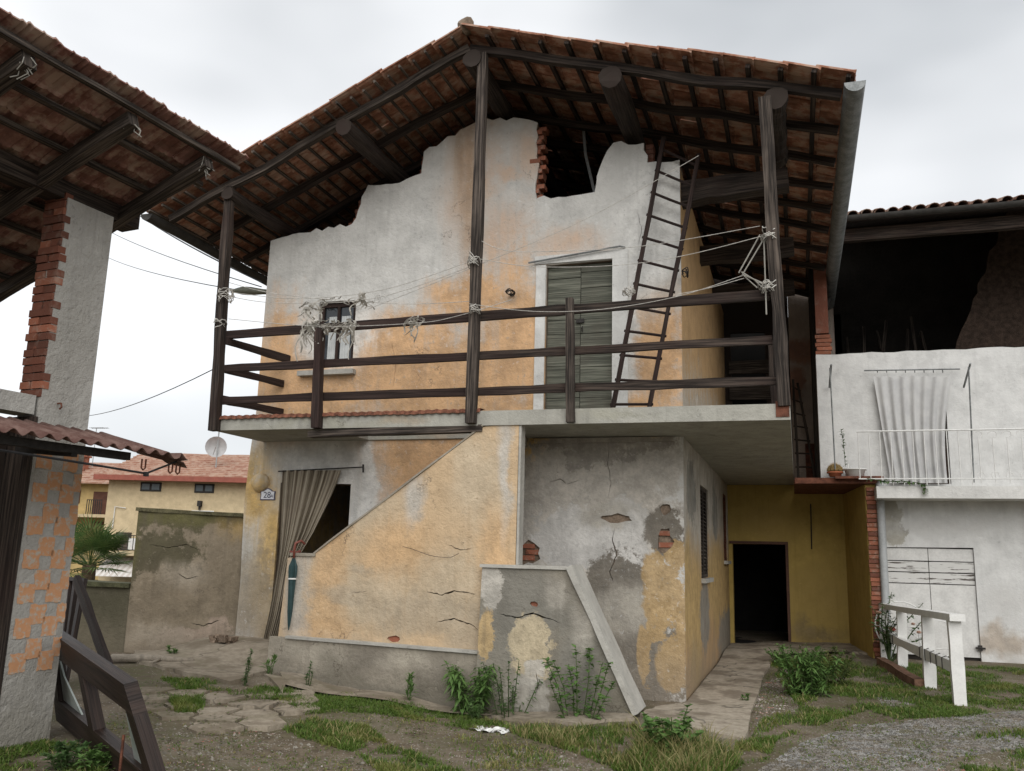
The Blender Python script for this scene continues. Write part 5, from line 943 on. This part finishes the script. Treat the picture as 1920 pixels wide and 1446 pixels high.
for q in (((1440, 435), (1392, 515), (1420, 540)), ((1425, 440), (1385, 512)), ((1432, 440), (1437, 590)), ((1392, 515), (1440, 535)), ((1390, 510), (1415, 525), (1438, 548))): mb.tube([at(*k, Y=9.03) for k in q], .007, 4)
single('hanging_cord', mb, M['ragmat'], 'pale cords hanging in a loop from the right post', 'cord')
def rags(px_, py_, w_, h_, n, Y_, label, seed):
    r_ = random.Random(seed); mb = MB()
    for k in range(n):
        s0_ = r_.uniform(-1, 1); x = px_+w_*s0_; y = py_+r_.uniform(-7, 9); L = h_*r_.uniform(.08, 1)**1.6*(.25+.9*abs(s0_)**1.5 if w_ > 30 else 1); c = at(x, y, Y=Y_+r_.uniform(-.03, .03)); wd = r_.uniform(.003, .02); S = []; drift = r_.uniform(-.14, .14); m_ = 6
        for j in range(m_+1): t = j/m_; q = c+Vector((drift*t+.035*math.sin(t*6+k*1.7), .03*math.sin(t*7+k), -L*t/180+.02*math.sin(k*2.1+t*4))); ww = wd*(1-.6*t)*(1+.4*math.sin(t*9+k)); S += [q+Vector((-ww, 0, 0)), q+Vector((ww, .01, 0))]
        mb.add(S, [(2*j, 2*j+1, 2*j+3, 2*j+2) for j in range(m_)])
    return single('torn_cloth', mb, M['ragmat'], label, 'cloth', fix=False)
rags(615, 607, 50, 75, 75, 9.03, 'shredded grey cloth hanging on the rail in front of the small window', 1); rags(578, 572, 20, 45, 14, 9.1, 'tattered cloth wisps on the line left of the small window', 2); rags(677, 555, 9, 40, 14, 9.1, 'small rag knotted on the line right of the small window', 3); rags(777, 600, 7, 50, 18, 9.02, 'single grey rag dangling from the line between window and middle post', 4); rags(630, 562, 36, 16, 16, 10.1, 'dusty cobwebbed shreds along the top of the small window', 5)
coil(958, 550, 10.12, 6, .06, .04, 'dry twig bundle hooked on the facade left of the green door', M['iron'], .006, 8); coil(1285, 512, 10.12, 5, .05, .05, 'dry twig bundle hooked on the facade corner right of the ladder', M['iron'], .006, 9)
# ------------------------------------------------------------------ white house balcony things
cw_ = thing('balcony_curtain', 'long white curtain hung from a rod in the white house balcony door', 'curtain', tuple(at(1710, 905, Y=14.9))); g2 = []
for j in range(25):
    t = j/24; y = 704+t*202; l = 1637+(1668-1637)*min(1, t*1.1); r = 1783-8*math.sin(t*3.1)+(-6)*t; g2.append([tuple(at(l+(r-l)*i/70, y+4*abs(math.sin(i/70*math.pi*6))*(1-t), Y=14.88+.035*math.sin(i/70*2*math.pi*7+.4*math.sin(t*3))*(.4+.6*t))) for i in range(71)])
mb = MB(); mb.grid(g2); part(cw_, 'cloth', mb, clothmat('white_curtain', (.62, .62, .61), (.52, .52, .52), .2), True, fix=False); mb = MB(); mb.tube([at(1620, 695, Y=14.88), at(1800, 692, Y=14.88)], .012, 6)
for k in range(8): w = at(1645+k*17.5, 695, Y=14.88); mb.tube([w+Vector((0, .025*math.cos(t), .025*math.sin(t)-.01)) for t in np.linspace(0, 6.28, 9)], .005, 4)
part(cw_, 'rod', mb, M['zinc'])
def lathe(mb, c, prof, n=20):
    b0 = len(mb.v)
    for r_, z in prof:
        for k in range(n): t = 2*math.pi*k/n; mb.v.append((c[0]+r_*math.cos(t), c[1]+r_*math.sin(t), c[2]+z))
    for i in range(len(prof)-1):
        for k in range(n): mb.f.append([b0+i*n+k, b0+i*n+(k+1) % n, b0+(i+1)*n+(k+1) % n, b0+(i+1)*n+k]); mb.uv.append([(0, 0)]*4)
    return mb
tz = 2.945; sh = MB(); sh.box((.60, 14.62, 2.905), (1.30, 14.98, 2.942)); single('plant_shelf', sh, M['rust'], 'reddish brown board on the annex roof edge carrying the pots', 'shelf')
w = at(1566, 890, Y=14.78); cx = w.x
pot = thing('cactus_pot', 'round golden cactus in a terracotta pot on the annex roof edge', 'potted plant', (cx, 14.78, tz)); mb = MB(); lathe(mb, (cx, 14.78, tz), [(.001, 0), (.085, 0), (.10, .05), (.125, .055), (.125, .08), (.10, .08), (.001, .075)]); part(pot, 'pot', mb, M['terracotta'], True)
mb = MB()
for i in range(13):
    th = math.pi*.5*i/12
    for k in range(48): t = 2*math.pi*k/48; rr_ = .115*math.cos(th)*(1+.09*math.cos(t*12)); mb.v.append((cx+rr_*math.cos(t), 14.78+rr_*math.sin(t), tz+.09+.115*math.sin(th)))
mb.f = [[i*48+k, i*48+(k+1) % 48, (i+1)*48+(k+1) % 48, (i+1)*48+k] for i in range(12) for k in range(48)]; mb.uv = [[(0, 0)]*4]*len(mb.f)
ca = part(pot, 'cactus', mb, flat('cactus_skin', (.19, .13, .05), .9, .3, 40)); mb = MB(); r_ = random.Random(2)
for k in range(260): t = r_.random()*6.28; th = r_.random()*1.5; d = Vector((math.cos(t)*math.cos(th), math.sin(t)*math.cos(th), math.sin(th))); c = Vector((cx, 14.78, tz+.09))+d*.118; s_ = Vector((r_.uniform(-1, 1), r_.uniform(-1, 1), r_.uniform(-1, 1)))*.002; mb.add([c-s_, c+s_, c+d*.03+s_*6], [(0, 1, 2)])
part(ca, 'spines', mb, flat('cactus_spines', (.42, .30, .14), .9, .2, 30), fix=False, kind='stuff')
cx2 = at(1603, 888, Y=14.78).x; bs = thing('white_basin', 'white plastic basin beside the cactus pot', 'basin', (cx2, 14.78, tz)); mb = MB(); lathe(mb, (cx2, 14.78, tz), [(.001, 0), (.13, 0), (.155, .10), (.185, .105), (.185, .12), (.15, .12), (.125, .02), (.001, .02)]); part(bs, 'bowl', mb, M['whiteplastic'], True); mb = MB(); [mb.tube([(cx2-.1+k*.16, 14.78, tz+.02), (cx2-.1+k*.16+.01, 14.78, tz+.2)], .008, 5) for k in (0, 1)]; part(bs, 'stick', mb, M['whiteplastic'])
# ------------------------------------------------------------------ white timber rail, wheel, edging
M['whitetimber'] = flat('white_painted_timber', (.72, .715, .69), .6, .08, 7, bump=.1)
fn = thing('white_fence', 'white painted timber rail fence on the grass in front of the white house', 'fence', (1.5, 12.5, .12))
FP = [(1800, 1322, 1150), (1744, 1290, 1135), (1692, 1252, 1130), (1660, 1238, 1128)]; bases = []
for px_, by, ty in FP:
    b = G(px_, by); bases.append(b)
tops = []
for i, ((px_, by, ty), b) in enumerate(zip(FP, bases)):
    tpx = (1788, 1738, 1690, 1657)[i]; tp = at(tpx, ty+14, Y=b.y); tp.z = at(tpx, ty+14, Y=b.y).z; tops.append(tp); mb = MB(); mb.beam(b-Vector((0, 0, .1)), tp, .13, .13, 4, .004); part(fn, 'post', mb, M['whitetimber'])
a, b = tops[0]+Vector((.02, -.14, .04)), tops[3]+Vector((0, .2, .04)); mb = MB(); mb.beam(a, b, .15, .075, 6, .006); part(fn, 'top_rail', mb, M['whitetimber'])
a, b = bases[0].lerp(tops[0], .44)+Vector((-.02, .0, 0)), bases[3].lerp(tops[3], .5); mb = MB(); mb.beam(a, b, .06, .12, 6, .006); part(fn, 'lower_rail', mb, M['whitetimber'])
mb = MB()
for t in (.1, .17, .24, .31, .38, .8, .9): p = a.lerp(b, t)+Vector((-.04, 0, -.07)); mb.tube([p, p+Vector((0, 0, .13)), p+Vector((.05, 0, .15))], .005, 4)
part(fn, 'wire_ties', mb, M['iron'])
ed = MB(); p, q = G(1652, 1248), G(1725, 1290); n = 9
for i in range(n):
    c = p.lerp(q, i/(n-1)); c.z = gz(c.x, c.y)
ed.beam(Vector((p.x, p.y, p.z+.05)), Vector((q.x, q.y, q.z+.05)), .12, .11, 8, .03); single('edging_log', ed, flat('reddish_log', (.17, .095, .062), .95, .4, 12, bump=.5), 'reddish rotten edging log lying in the grass below the white fence', 'log')
whl = thing('garden_wheel', 'thin white metal wheel ornament standing by the garage door', 'wheel', tuple(G(1715, 1240))); c = at(1690, 1175, Y=14.6); mb = MB(); R_ = .36
mb.tube([c+Vector((R_*math.cos(t), .02, R_*math.sin(t))) for t in np.linspace(0, 2*math.pi, 33)], .011, 6); part(whl, 'rim', mb, M['ironwhite'])
for k in range(10): t = k*math.pi/5; mb = MB(); mb.tube([c+Vector((0, .02, 0)), c+Vector((R_*math.cos(t), .02, R_*math.sin(t)))], .006, 5); part(whl, 'spoke', mb, M['ironwhite'])
c2 = at(1760, 1198, Y=14.5); mb = MB(); mb.tube([c2+Vector((.26*math.cos(t), .02, .26*math.sin(t))) for t in np.linspace(-1.2, 3.8, 26)], .009, 6); mb.tube([c2+Vector((-.2, 0, -.15)), c2+Vector((.3, 0, -.12))], .009, 5); part(whl, 'stand', mb, M['ironwhite'])
# ------------------------------------------------------------------ plants
M['leaf'] = leafmat('weed_leaf', (.085, .165, .042), (.145, .25, .07)); M['leaf_dk'] = leafmat('dark_weed_leaf', (.058, .115, .036), (.105, .175, .058)); M['leaf_y'] = leafmat('yellowing_leaf', (.075, .11, .03), (.13, .155, .045), (.19, .165, .06)); M['stem'] = flat('green_stem', (.06, .085, .03), .7, .2, 20)
def leaf(mb, p, d, L, w, droop, r_):
    d = d.normalized(); s_ = d.cross(Vector((0, 0, 1)));
    if s_.length < .05: s_ = Vector((1, 0, 0))
    s_.normalize(); m_ = p+d*L*.45+Vector((0, 0, -droop*L*.2)); tp = p+d*L+Vector((0, 0, -droop*L*.8)); nn = s_.cross(d)*.12*w
    mb.add([p, m_+s_*w/2+nn, tp, m_-s_*w/2+nn, m_], [(0, 1, 4), (1, 2, 4), (2, 3, 4), (3, 0, 4)])
def weed(px_, py_, hpx, nst, L, w, label, mat, spread=.18, dens=70, up_=.5, seed=0, droop=.4, name='weed_plant', group='weeds in the courtyard', base=None, cat='plant'):
    r_ = random.Random(seed); b = base or G(px_, py_);
    if base is None and 540 < px_ < 1180 and b.y > 8.8: b = at(px_, py_, Y=8.78); b.z = gz(b.x, b.y)+.02
    dist = (b-EYE).dot(fw); H = hpx/FPX*dist; t_ = thing(name, label, cat, (b.x, b.y, b.z), group); st = MB(); fo = MB()
    for k in range(nst):
        a_ = r_.random()*6.28; rr = spread*math.sqrt(r_.random()); h = H*r_.uniform(.55, 1.0) if k else H; p0_ = b+Vector((rr*.4*math.cos(a_), rr*.4*math.sin(a_), -.02)); p1_ = b+Vector((rr*math.cos(a_), rr*math.sin(a_), h*.9)); mid = p0_.lerp(p1_, .5)+Vector((r_.uniform(-.03, .03), r_.uniform(-.03, .03), .03)); pts = [p0_, mid, p1_]; st.tube(pts, [.006, .005, .003], 4, False); n_ = int(dens*h/max(H, .01))
        for i in range(n_):
            t = (r_.random()**.8); q = p0_.lerp(mid, t*2) if t < .5 else mid.lerp(p1_, t*2-1); ph = r_.random()*6.28; e_ = up_+r_.uniform(-.5, .5); d = Vector((math.cos(ph)*math.cos(e_), math.sin(ph)*math.cos(e_), math.sin(e_))); leaf(fo, q, d, L*r_.uniform(.55, 1.1)*(1-.35*t), w*r_.uniform(.7, 1.1), droop*r_.uniform(.3, 1.2), r_)
    part(t_, 'stem', st, M['stem'], fix=False); part(t_, 'foliage', fo, mat, fix=False); return t_
weed(455, 1285, 72, 3, .07, .022, 'tall thin weed at the left end of the terrace edge', M['leaf_dk'], .07, 60, .3, 1)
weed(505, 1268, 42, 5, .16, .022, 'spiky rosette weed by the left foot of the stair wall', M['leaf'], .1, 14, .8, 2)
weed(577, 1268, 52, 3, .06, .022, 'small upright weed against the plinth just right of the umbrella', M['leaf_dk'], .07, 50, .3, 3)
weed(765, 1302, 52, 3, .15, .028, 'narrow leaved weed against the middle of the plinth', M['leaf'], .08, 26, .7, 4)
weed(885, 1325, 100, 18, .18, .032, 'dense willow leaved bush at the joint of plinth and grey parapet', M['leaf'], .34, 55, .3, 5, .9)
weed(955, 1335, 115, 9, .08, .028, 'straggly thin weed in front of the cream patch of the parapet', M['leaf_dk'], .42, 55, .2, 6)
weed(890, 1352, 42, 5, .07, .03, 'low dark weed under the willow leaved bush', M['leaf_dk'], .12, 40, .4, 16)
weed(1085, 1350, 145, 9, .12, .06, 'tall leafy thistle in front of the slanted parapet coping', M['leaf'], .40, 46, .3, 7)
weed(1270, 1425, 95, 14, .15, .085, 'broad leaved weed at the near end of the concrete path', M['leaf'], .34, 26, .3, 8)
weed(1515, 1305, 98, 26, .17, .034, 'big bushy weed clump beside the concrete path', M['leaf'], .45, 60, .3, 9, .6)
weed(1550, 1285, 82, 20, .15, .030, 'second bushy weed clump touching the big one on its right', M['leaf_y'], .4, 55, .3, 10, .6)
weed(1470, 1245, 30, 9, .07, .03, 'low creeping weed between path edge and weed clump', M['leaf'], .3, 26, .4, 11)
weed(325, 1236, 20, 6, .07, .03, 'tiny weed in the crack at the foot of the garden wall', M['leaf'], .12, 20, .6, 12)
weed(200, 1205, 22, 6, .07, .03, 'small weed behind the leaning slatted frame', M['leaf'], .1, 24, .6, 15)
weed(120, 1440, 48, 9, .10, .035, 'leafy weed at the bottom left corner below the pillar', M['leaf_dk'], .14, 40, .5, 13); weed(178, 1446, 46, 9, .10, .035, 'leafy weed left of the big window frame foot', M['leaf'], .14, 40, .5, 14)
weed(1400, 1320, 20, 4, .06, .03, 'sprig growing from the path edge', M['leaf'], .08, 18, .5, 18)
# roses by the pier
rb = G(1668, 1245); rose = thing('rose_bush', 'pink rose bush climbing beside the brick pier behind the white fence', 'rose bush', tuple(rb)); st = MB(); fo = MB(); r_ = random.Random(31)
for k in range(14):
    e_ = rb+Vector((r_.uniform(-.25, .55), r_.uniform(-.3, .2), r_.uniform(.3, 1.05))); m_ = rb.lerp(e_, .5)+Vector((r_.uniform(-.1, .1), 0, .12)); st.tube([rb, m_, e_], [.01, .008, .004], 5, False)
    for i in range(34): t = .25+.75*r_.random(); q = rb.lerp(m_, t*2) if t < .5 else m_.lerp(e_, t*2-1); ph = r_.random()*6.28; leaf(fo, q, Vector((math.cos(ph), math.sin(ph), r_.uniform(-.2, .6))), .075, .045, .4, r_)
part(rose, 'stem', st, M['stem'], fix=False); part(rose, 'foliage', fo, M['leaf_dk'], fix=False); M['petal'] = flat('pink_petal', (.62, .20, .17), .7, .25, 40); M['petal2'] = flat('pale_petal', (.66, .45, .36), .7, .2, 40)
for i, (px_, py_, rad) in enumerate(((1673, 1184, .065), (1648, 1152, .05), (1723, 1188, .04), (1712, 1172, .035))):
    c = at(px_, py_, Y=14.45); mb = MB()
    for k in range(22): ph = k*2.4; el = .15+k*.06; d = Vector((math.cos(ph)*math.cos(el), math.sin(ph)*math.cos(el), math.sin(el)-.3)); s_ = d.cross(Vector((0, 0, 1))).normalized()*rad*.45; q = c+d*rad*.35; mb.add([q-s_*.5, q+s_*.5, c+d*rad+s_+Vector((0, 0, rad*.3)), c+d*rad-s_+Vector((0, 0, rad*.3))], [(0, 1, 2, 3)])
    part(rose, 'flower', mb, M['petal'] if i < 1 else M['petal2'], fix=False)
# trailing vine on the white balcony edge and sprig by the railing
vn = thing('trailing_vine', 'thin trailing vine creeping over the white balcony edge', 'plant', tuple(at(1700, 905, Y=14.33))); st = MB(); fo = MB()
path_ = [at(*q, Y=14.33) for q in ((1625, 897), (1660, 903), (1690, 902), (1720, 905), (1735, 910), (1734, 925))]; st.tube(path_, .005, 4)
for k in range(90): i = r_.randrange(5); q = path_[i].lerp(path_[i+1], r_.random()); leaf(fo, q, Vector((r_.uniform(-1, 1), -r_.random(), r_.uniform(-.6, .6))), .06, .035, .4, r_)
part(vn, 'stem', st, M['stem'], fix=False); part(vn, 'foliage', fo, M['leaf_dk'], fix=False)
vn = thing('climbing_sprig', 'dark leafy sprig climbing the left end of the white balcony railing', 'plant', tuple(at(1582, 870, Y=14.5))); st = MB(); fo = MB(); pts = [at(*q, Y=14.5) for q in ((1585, 875), (1583, 845), (1580, 820), (1577, 805))]; st.tube(pts, .004, 4)
for k in range(46): i = r_.randrange(3); q = pts[i].lerp(pts[i+1], r_.random()); leaf(fo, q, Vector((r_.uniform(-1, 1), -r_.random(), r_.uniform(-.3, .8))), .06, .03, .2, r_)
part(vn, 'stem', st, M['stem'], fix=False); part(vn, 'foliage', fo, M['leaf_dk'], fix=False)
# ------------------------------------------------------------------ grass, gravel, litter
M['grass'] = leafmat('grass_blade', (.072, .128, .020), (.125, .195, .036), (.175, .20, .05)); M['straw'] = leafmat('dry_grass', (.22, .195, .075), (.32, .28, .13))
def zone_pts(polypx, n, seed):
    poly = [G(*q) for q in polypx]; r_ = random.Random(seed); x0, x1 = min(p.x for p in poly), max(p.x for p in poly); y0, y1 = min(p.y for p in poly), max(p.y for p in poly); out = []; k = 0
    while len(out) < n and k < n*12:
        k += 1; x, y = r_.uniform(x0, x1), r_.uniform(y0, y1)
        if inpoly(x, y, poly):
            c = noise.noise(Vector((x*1.7, y*1.7, 9)))+.5*noise.noise(Vector((x*6, y*6, 2)))
            if c > r_.uniform(-.40, .34): out.append((x, y, c))
    return out
Z = [([(420, 1282), (520, 1290), (640, 1302), (760, 1322), (860, 1342), (940, 1358), (900, 1372), (760, 1345), (640, 1335), (560, 1345), (540, 1318), (430, 1305)], 9000, .055, 0), ([(480, 1345), (600, 1350), (690, 1365), (740, 1400), (860, 1445), (900, 1470), (740, 1470), (660, 1410), (560, 1385)], 8000, .06, .2),
  ([(900, 1355), (1060, 1372), (1190, 1362), (1250, 1400), (1330, 1446), (1180, 1460), (1100, 1420), (980, 1385)], 9000, .075, .45), ([(1180, 1375), (1330, 1400), (1380, 1440), (1340, 1480), (1200, 1480)], 3400, .2, .45), ([(1440, 1240), (1560, 1235), (1650, 1250), (1720, 1300), (1640, 1330), (1560, 1352), (1470, 1385), (1400, 1420), (1395, 1400), (1430, 1350), (1500, 1330), (1470, 1290)], 15000, .06, .15),
  ([(1650, 1245), (1920, 1255), (1960, 1330), (1800, 1345), (1680, 1350), (1620, 1330), (1720, 1295)], 17000, .05, .05), ([(1830, 1380), (1990, 1365), (1990, 1480), (1880, 1480), (1800, 1440)], 3500, .05, .1), ([(318, 1315), (378, 1308), (390, 1335), (330, 1340)], 1100, .085, 0), ([(-30, 1395), (90, 1390), (210, 1420), (190, 1480), (-30, 1480)], 4000, .05, .1),
  ([(300, 1272), (430, 1275), (430, 1297), (330, 1292)], 1800, .045, .1), ([(1380, 1395), (1460, 1380), (1440, 1430), (1370, 1446)], 1800, .05, .2), ([(860, 1380), (1000, 1400), (1080, 1440), (900, 1446), (800, 1410)], 900, .05, .5), ([(150, 1180), (235, 1190), (240, 1215), (150, 1215)], 700, .05, 0),
  ([(280, 1275), (520, 1285), (900, 1350), (1180, 1380), (1400, 1430), (1400, 1490), (150, 1490), (200, 1340)], 6500, .028, .3), ([(1400, 1300), (1470, 1235), (1640, 1245), (1980, 1255), (1990, 1480), (1380, 1480)], 6000, .03, .2)]
def grass_obj(name, sel, mat, label):
    vs = []; fs = []
    for zi, (poly, n, hh, dry) in enumerate(Z):
        r_ = random.Random(zi*7+sel)
        for (x, y, c) in zone_pts(poly, n, zi):
            isdry = r_.random() < .6*dry*(.5+noise.noise(Vector((x*2, y*2, 20)))+.3)
            if isdry != bool(sel): continue
            h = .82*hh*r_.uniform(.4, 1.25)*(1+.5*c)*(1.35 if sel else 1); a_ = r_.random()*6.28; b_ = r_.random()*6.28; w = r_.uniform(.003, .0065); ln = h*r_.uniform(.15, .9); z = gz(x, y)-.01; dx, dy = math.cos(a_)*w, math.sin(a_)*w; ex, ey = math.cos(b_)*ln, math.sin(b_)*ln; o_ = len(vs)
            vs += [(x-dx, y-dy, z), (x+dx, y+dy, z), (x+ex*.35-dx*.8, y+ey*.35-dy*.8, z+h*.62), (x+ex*.35+dx*.8, y+ey*.35+dy*.8, z+h*.62), (x+ex, y+ey, z+h)]; fs += [(o_, o_+1, o_+3, o_+2), (o_+2, o_+3, o_+4)]
    mb = MB(); mb.v = vs; mb.f = fs; mb.uv = [[(0, 0)]*len(f) for f in fs]; o_ = put(name, mb.mesh(name, mat, False, False)); o_['kind'] = 'stuff'; o_['label'] = label; o_['category'] = 'grass'
grass_obj('grass', 0, M['grass'], 'short green grass and clover patches growing over the courtyard'); grass_obj('dry_grass', 1, M['straw'], 'yellow dry grass mixed into the courtyard verge')
# clover-like ground cover
r_ = random.Random(77); mb = MB()
for zi in (0, 1, 2, 4, 5, 8, len(Z)-2, len(Z)-1):
    for (x, y, c) in zone_pts(Z[zi][0], 3200 if zi in (4, 5) else 5000 if zi > 10 else 1500, zi+50):
        z = gz(x, y)+r_.uniform(.005, .03); s_ = r_.uniform(.006, .014); a_ = r_.random()*6.28; tl = r_.uniform(-.5, .5); mb.add([(x+s_*math.cos(a_+k*1.57), y+s_*math.sin(a_+k*1.57), z+s_*tl*math.cos(k*1.57)) for k in range(4)], [(0, 1, 2, 3)])
o_ = put('ground_cover', mb.mesh('ground_cover', M['leaf_y'], False, False)); o_['kind'] = 'stuff'; o_['label'] = 'tiny leafy ground cover among the grass'; o_['category'] = 'ground cover'
# gravel drive
M['gravel'] = None
t = NT('grey_gravel'); vc = t.sep(t.voro(31, None, 'F1', 'Color'))[0]; n = t.noise(3, None, 4, .6); M['gravel'] = t.done(t.mix(t.mapr(n, .35, .65), t.mix(vc, (.10, .098, .092), (.30, .29, .275)), t.mix(vc, (.085, .075, .062), (.22, .20, .175))), .9)
def stones(name, zones, label, seed, mat):
    ico = [(0, 0, 1), (.9, 0, .1), (.2, .8, .0), (-.8, .5, .1), (-.6, -.6, 0), (.3, -.9, .1)]; F = [(0, 1, 2), (0, 2, 3), (0, 3, 4), (0, 4, 5), (0, 5, 1)]; r_ = random.Random(seed); vs = []; fs = []
    for poly, n, s0, s1 in zones:
        P_ = [G(*q) for q in poly]; x0, x1 = min(p.x for p in P_), max(p.x for p in P_); y0, y1 = min(p.y for p in P_), max(p.y for p in P_); m_ = 0; k = 0
        while m_ < n and k < n*10:
            k += 1; x, y = r_.uniform(x0, x1), r_.uniform(y0, y1)
            if not inpoly(x, y, P_): continue
            m_ += 1; s_ = r_.uniform(s0, s1); a_ = r_.random()*6.28; ca_, sa_ = math.cos(a_), math.sin(a_); el = r_.uniform(.6, 1.2); z = gz(x, y)+bump_h(x, y)-s_*.15; o_ = len(vs); hz = r_.uniform(.45, .9)
            for q in ico: u_, v_ = q[0]*s_*el*r_.uniform(.8, 1.2), q[1]*s_*r_.uniform(.8, 1.2); vs.append((x+u_*ca_-v_*sa_, y+u_*sa_+v_*ca_, z+q[2]*s_*hz))
            fs += [tuple(i+o_ for i in f) for f in F]
    mb = MB(); mb.v = vs; mb.f = fs; mb.uv = [[(0, 0)]*3]*len(fs); o_ = put(name, mb.mesh(name, mat, False, False)); o_['kind'] = 'stuff'; o_['label'] = label; o_['category'] = 'gravel'
stones('gravel', [([(1420, 1446), (1500, 1395), (1600, 1360), (1760, 1345), (1960, 1330), (1990, 1390), (1800, 1420), (1700, 1480), (1400, 1480)], 26000, .006, .014), ([(1640, 1300), (1720, 1320), (1660, 1335)], 700, .006, .013)], 'band of loose grey gravel crossing the right foreground', 3, M['gravel'])
t = NT('mixed_rubble'); vc = t.sep(t.voro(11, None, 'F1', 'Color')); M['rubblestone'] = t.done(t.mix(t.mapr(vc[0], .82, .9), t.mix(vc[1], (.10, .09, .07), (.30, .275, .235)), t.mix(vc[2], (.28, .10, .07), (.5, .48, .45))), .9)
stones('scattered_rubble', [([(200, 1380), (500, 1370), (700, 1430), (1000, 1400), (1200, 1446), (1400, 1446), (1400, 1490), (150, 1490)], 3800, .004, .011), ([(280, 1300), (560, 1350), (800, 1446), (250, 1446)], 120, .014, .032), ([(1410, 1300), (1480, 1250), (1500, 1330), (1420, 1380)], 1300, .006, .018), ([(900, 1390), (1300, 1446), (1000, 1470)], 80, .012, .026), ([(1450, 1446), (1920, 1400), (1920, 1480)], 500, .006, .016)], 'scattered pebbles and plaster crumbs on the bare earth', 9, M['rubblestone'])
# litter and debris
lc = G(918, 1372); r_ = random.Random(3); gl = []
for j in range(9):
    gl.append([(lc.x-.17+.34*i/14*(1+.0)+.03*math.sin(j*1.3), lc.y-.075+.15*j/8+.03*math.sin(i*.8), gz(lc.x, lc.y)+.018+.014*noise.noise(Vector((i*.6, j*.7, 1)))+.012*math.sin(i*1.3+j)) for i in range(15) if True])
mb = MB(); mb.grid(gl); mb.f = [f for f in mb.f if not (noise.noise(Vector((f[0] % 15*.45, f[0]//15*.55, 4.2))) > .28)]; mb.uv = [[(0, 0)]*4]*len(mb.f); single('crumpled_bag', mb, M['whiteplastic'], 'crumpled white plastic sheet lying on the earth in front of the parapet', 'litter', fix=False, smooth=True)
bc = G(262, 1246); br = MB(); br.tube([bc+Vector((-.35, -.05, .05)), bc+Vector((0, .05, .06)), bc+Vector((.3, .12, .06)), bc+Vector((.5, .3, .04))], [.05, .045, .035, .02], 8); br.tube([bc+Vector((.2, .1, .06)), bc+Vector((.28, -.15, .05))], [.02, .01], 6); single('dead_branch', br, flat('bleached_wood', (.26, .225, .18), .9, .3, 14), 'pale dead branch lying on the terrace near the leaning frames', 'branch', smooth=True)
mb = MB(); hp = G(412, 1212)
for k in range(14): q = hp+Vector((r_.uniform(-.16, .16), r_.uniform(-.06, .06), r_.uniform(.02, .12))); s_ = r_.uniform(.03, .07); mb.hexa([q+Vector((a_*s_*r_.uniform(.6, 1), b_*s_*r_.uniform(.6, 1), c_*s_*.5)) for c_ in (-1, 1) for a_, b_ in ((-1, -1), (1, -1), (1, 1), (-1, 1))])
single('rubble_heap', mb, M['rubble'], 'small heap of dark broken rubble at the foot of the garden wall', 'rubble')
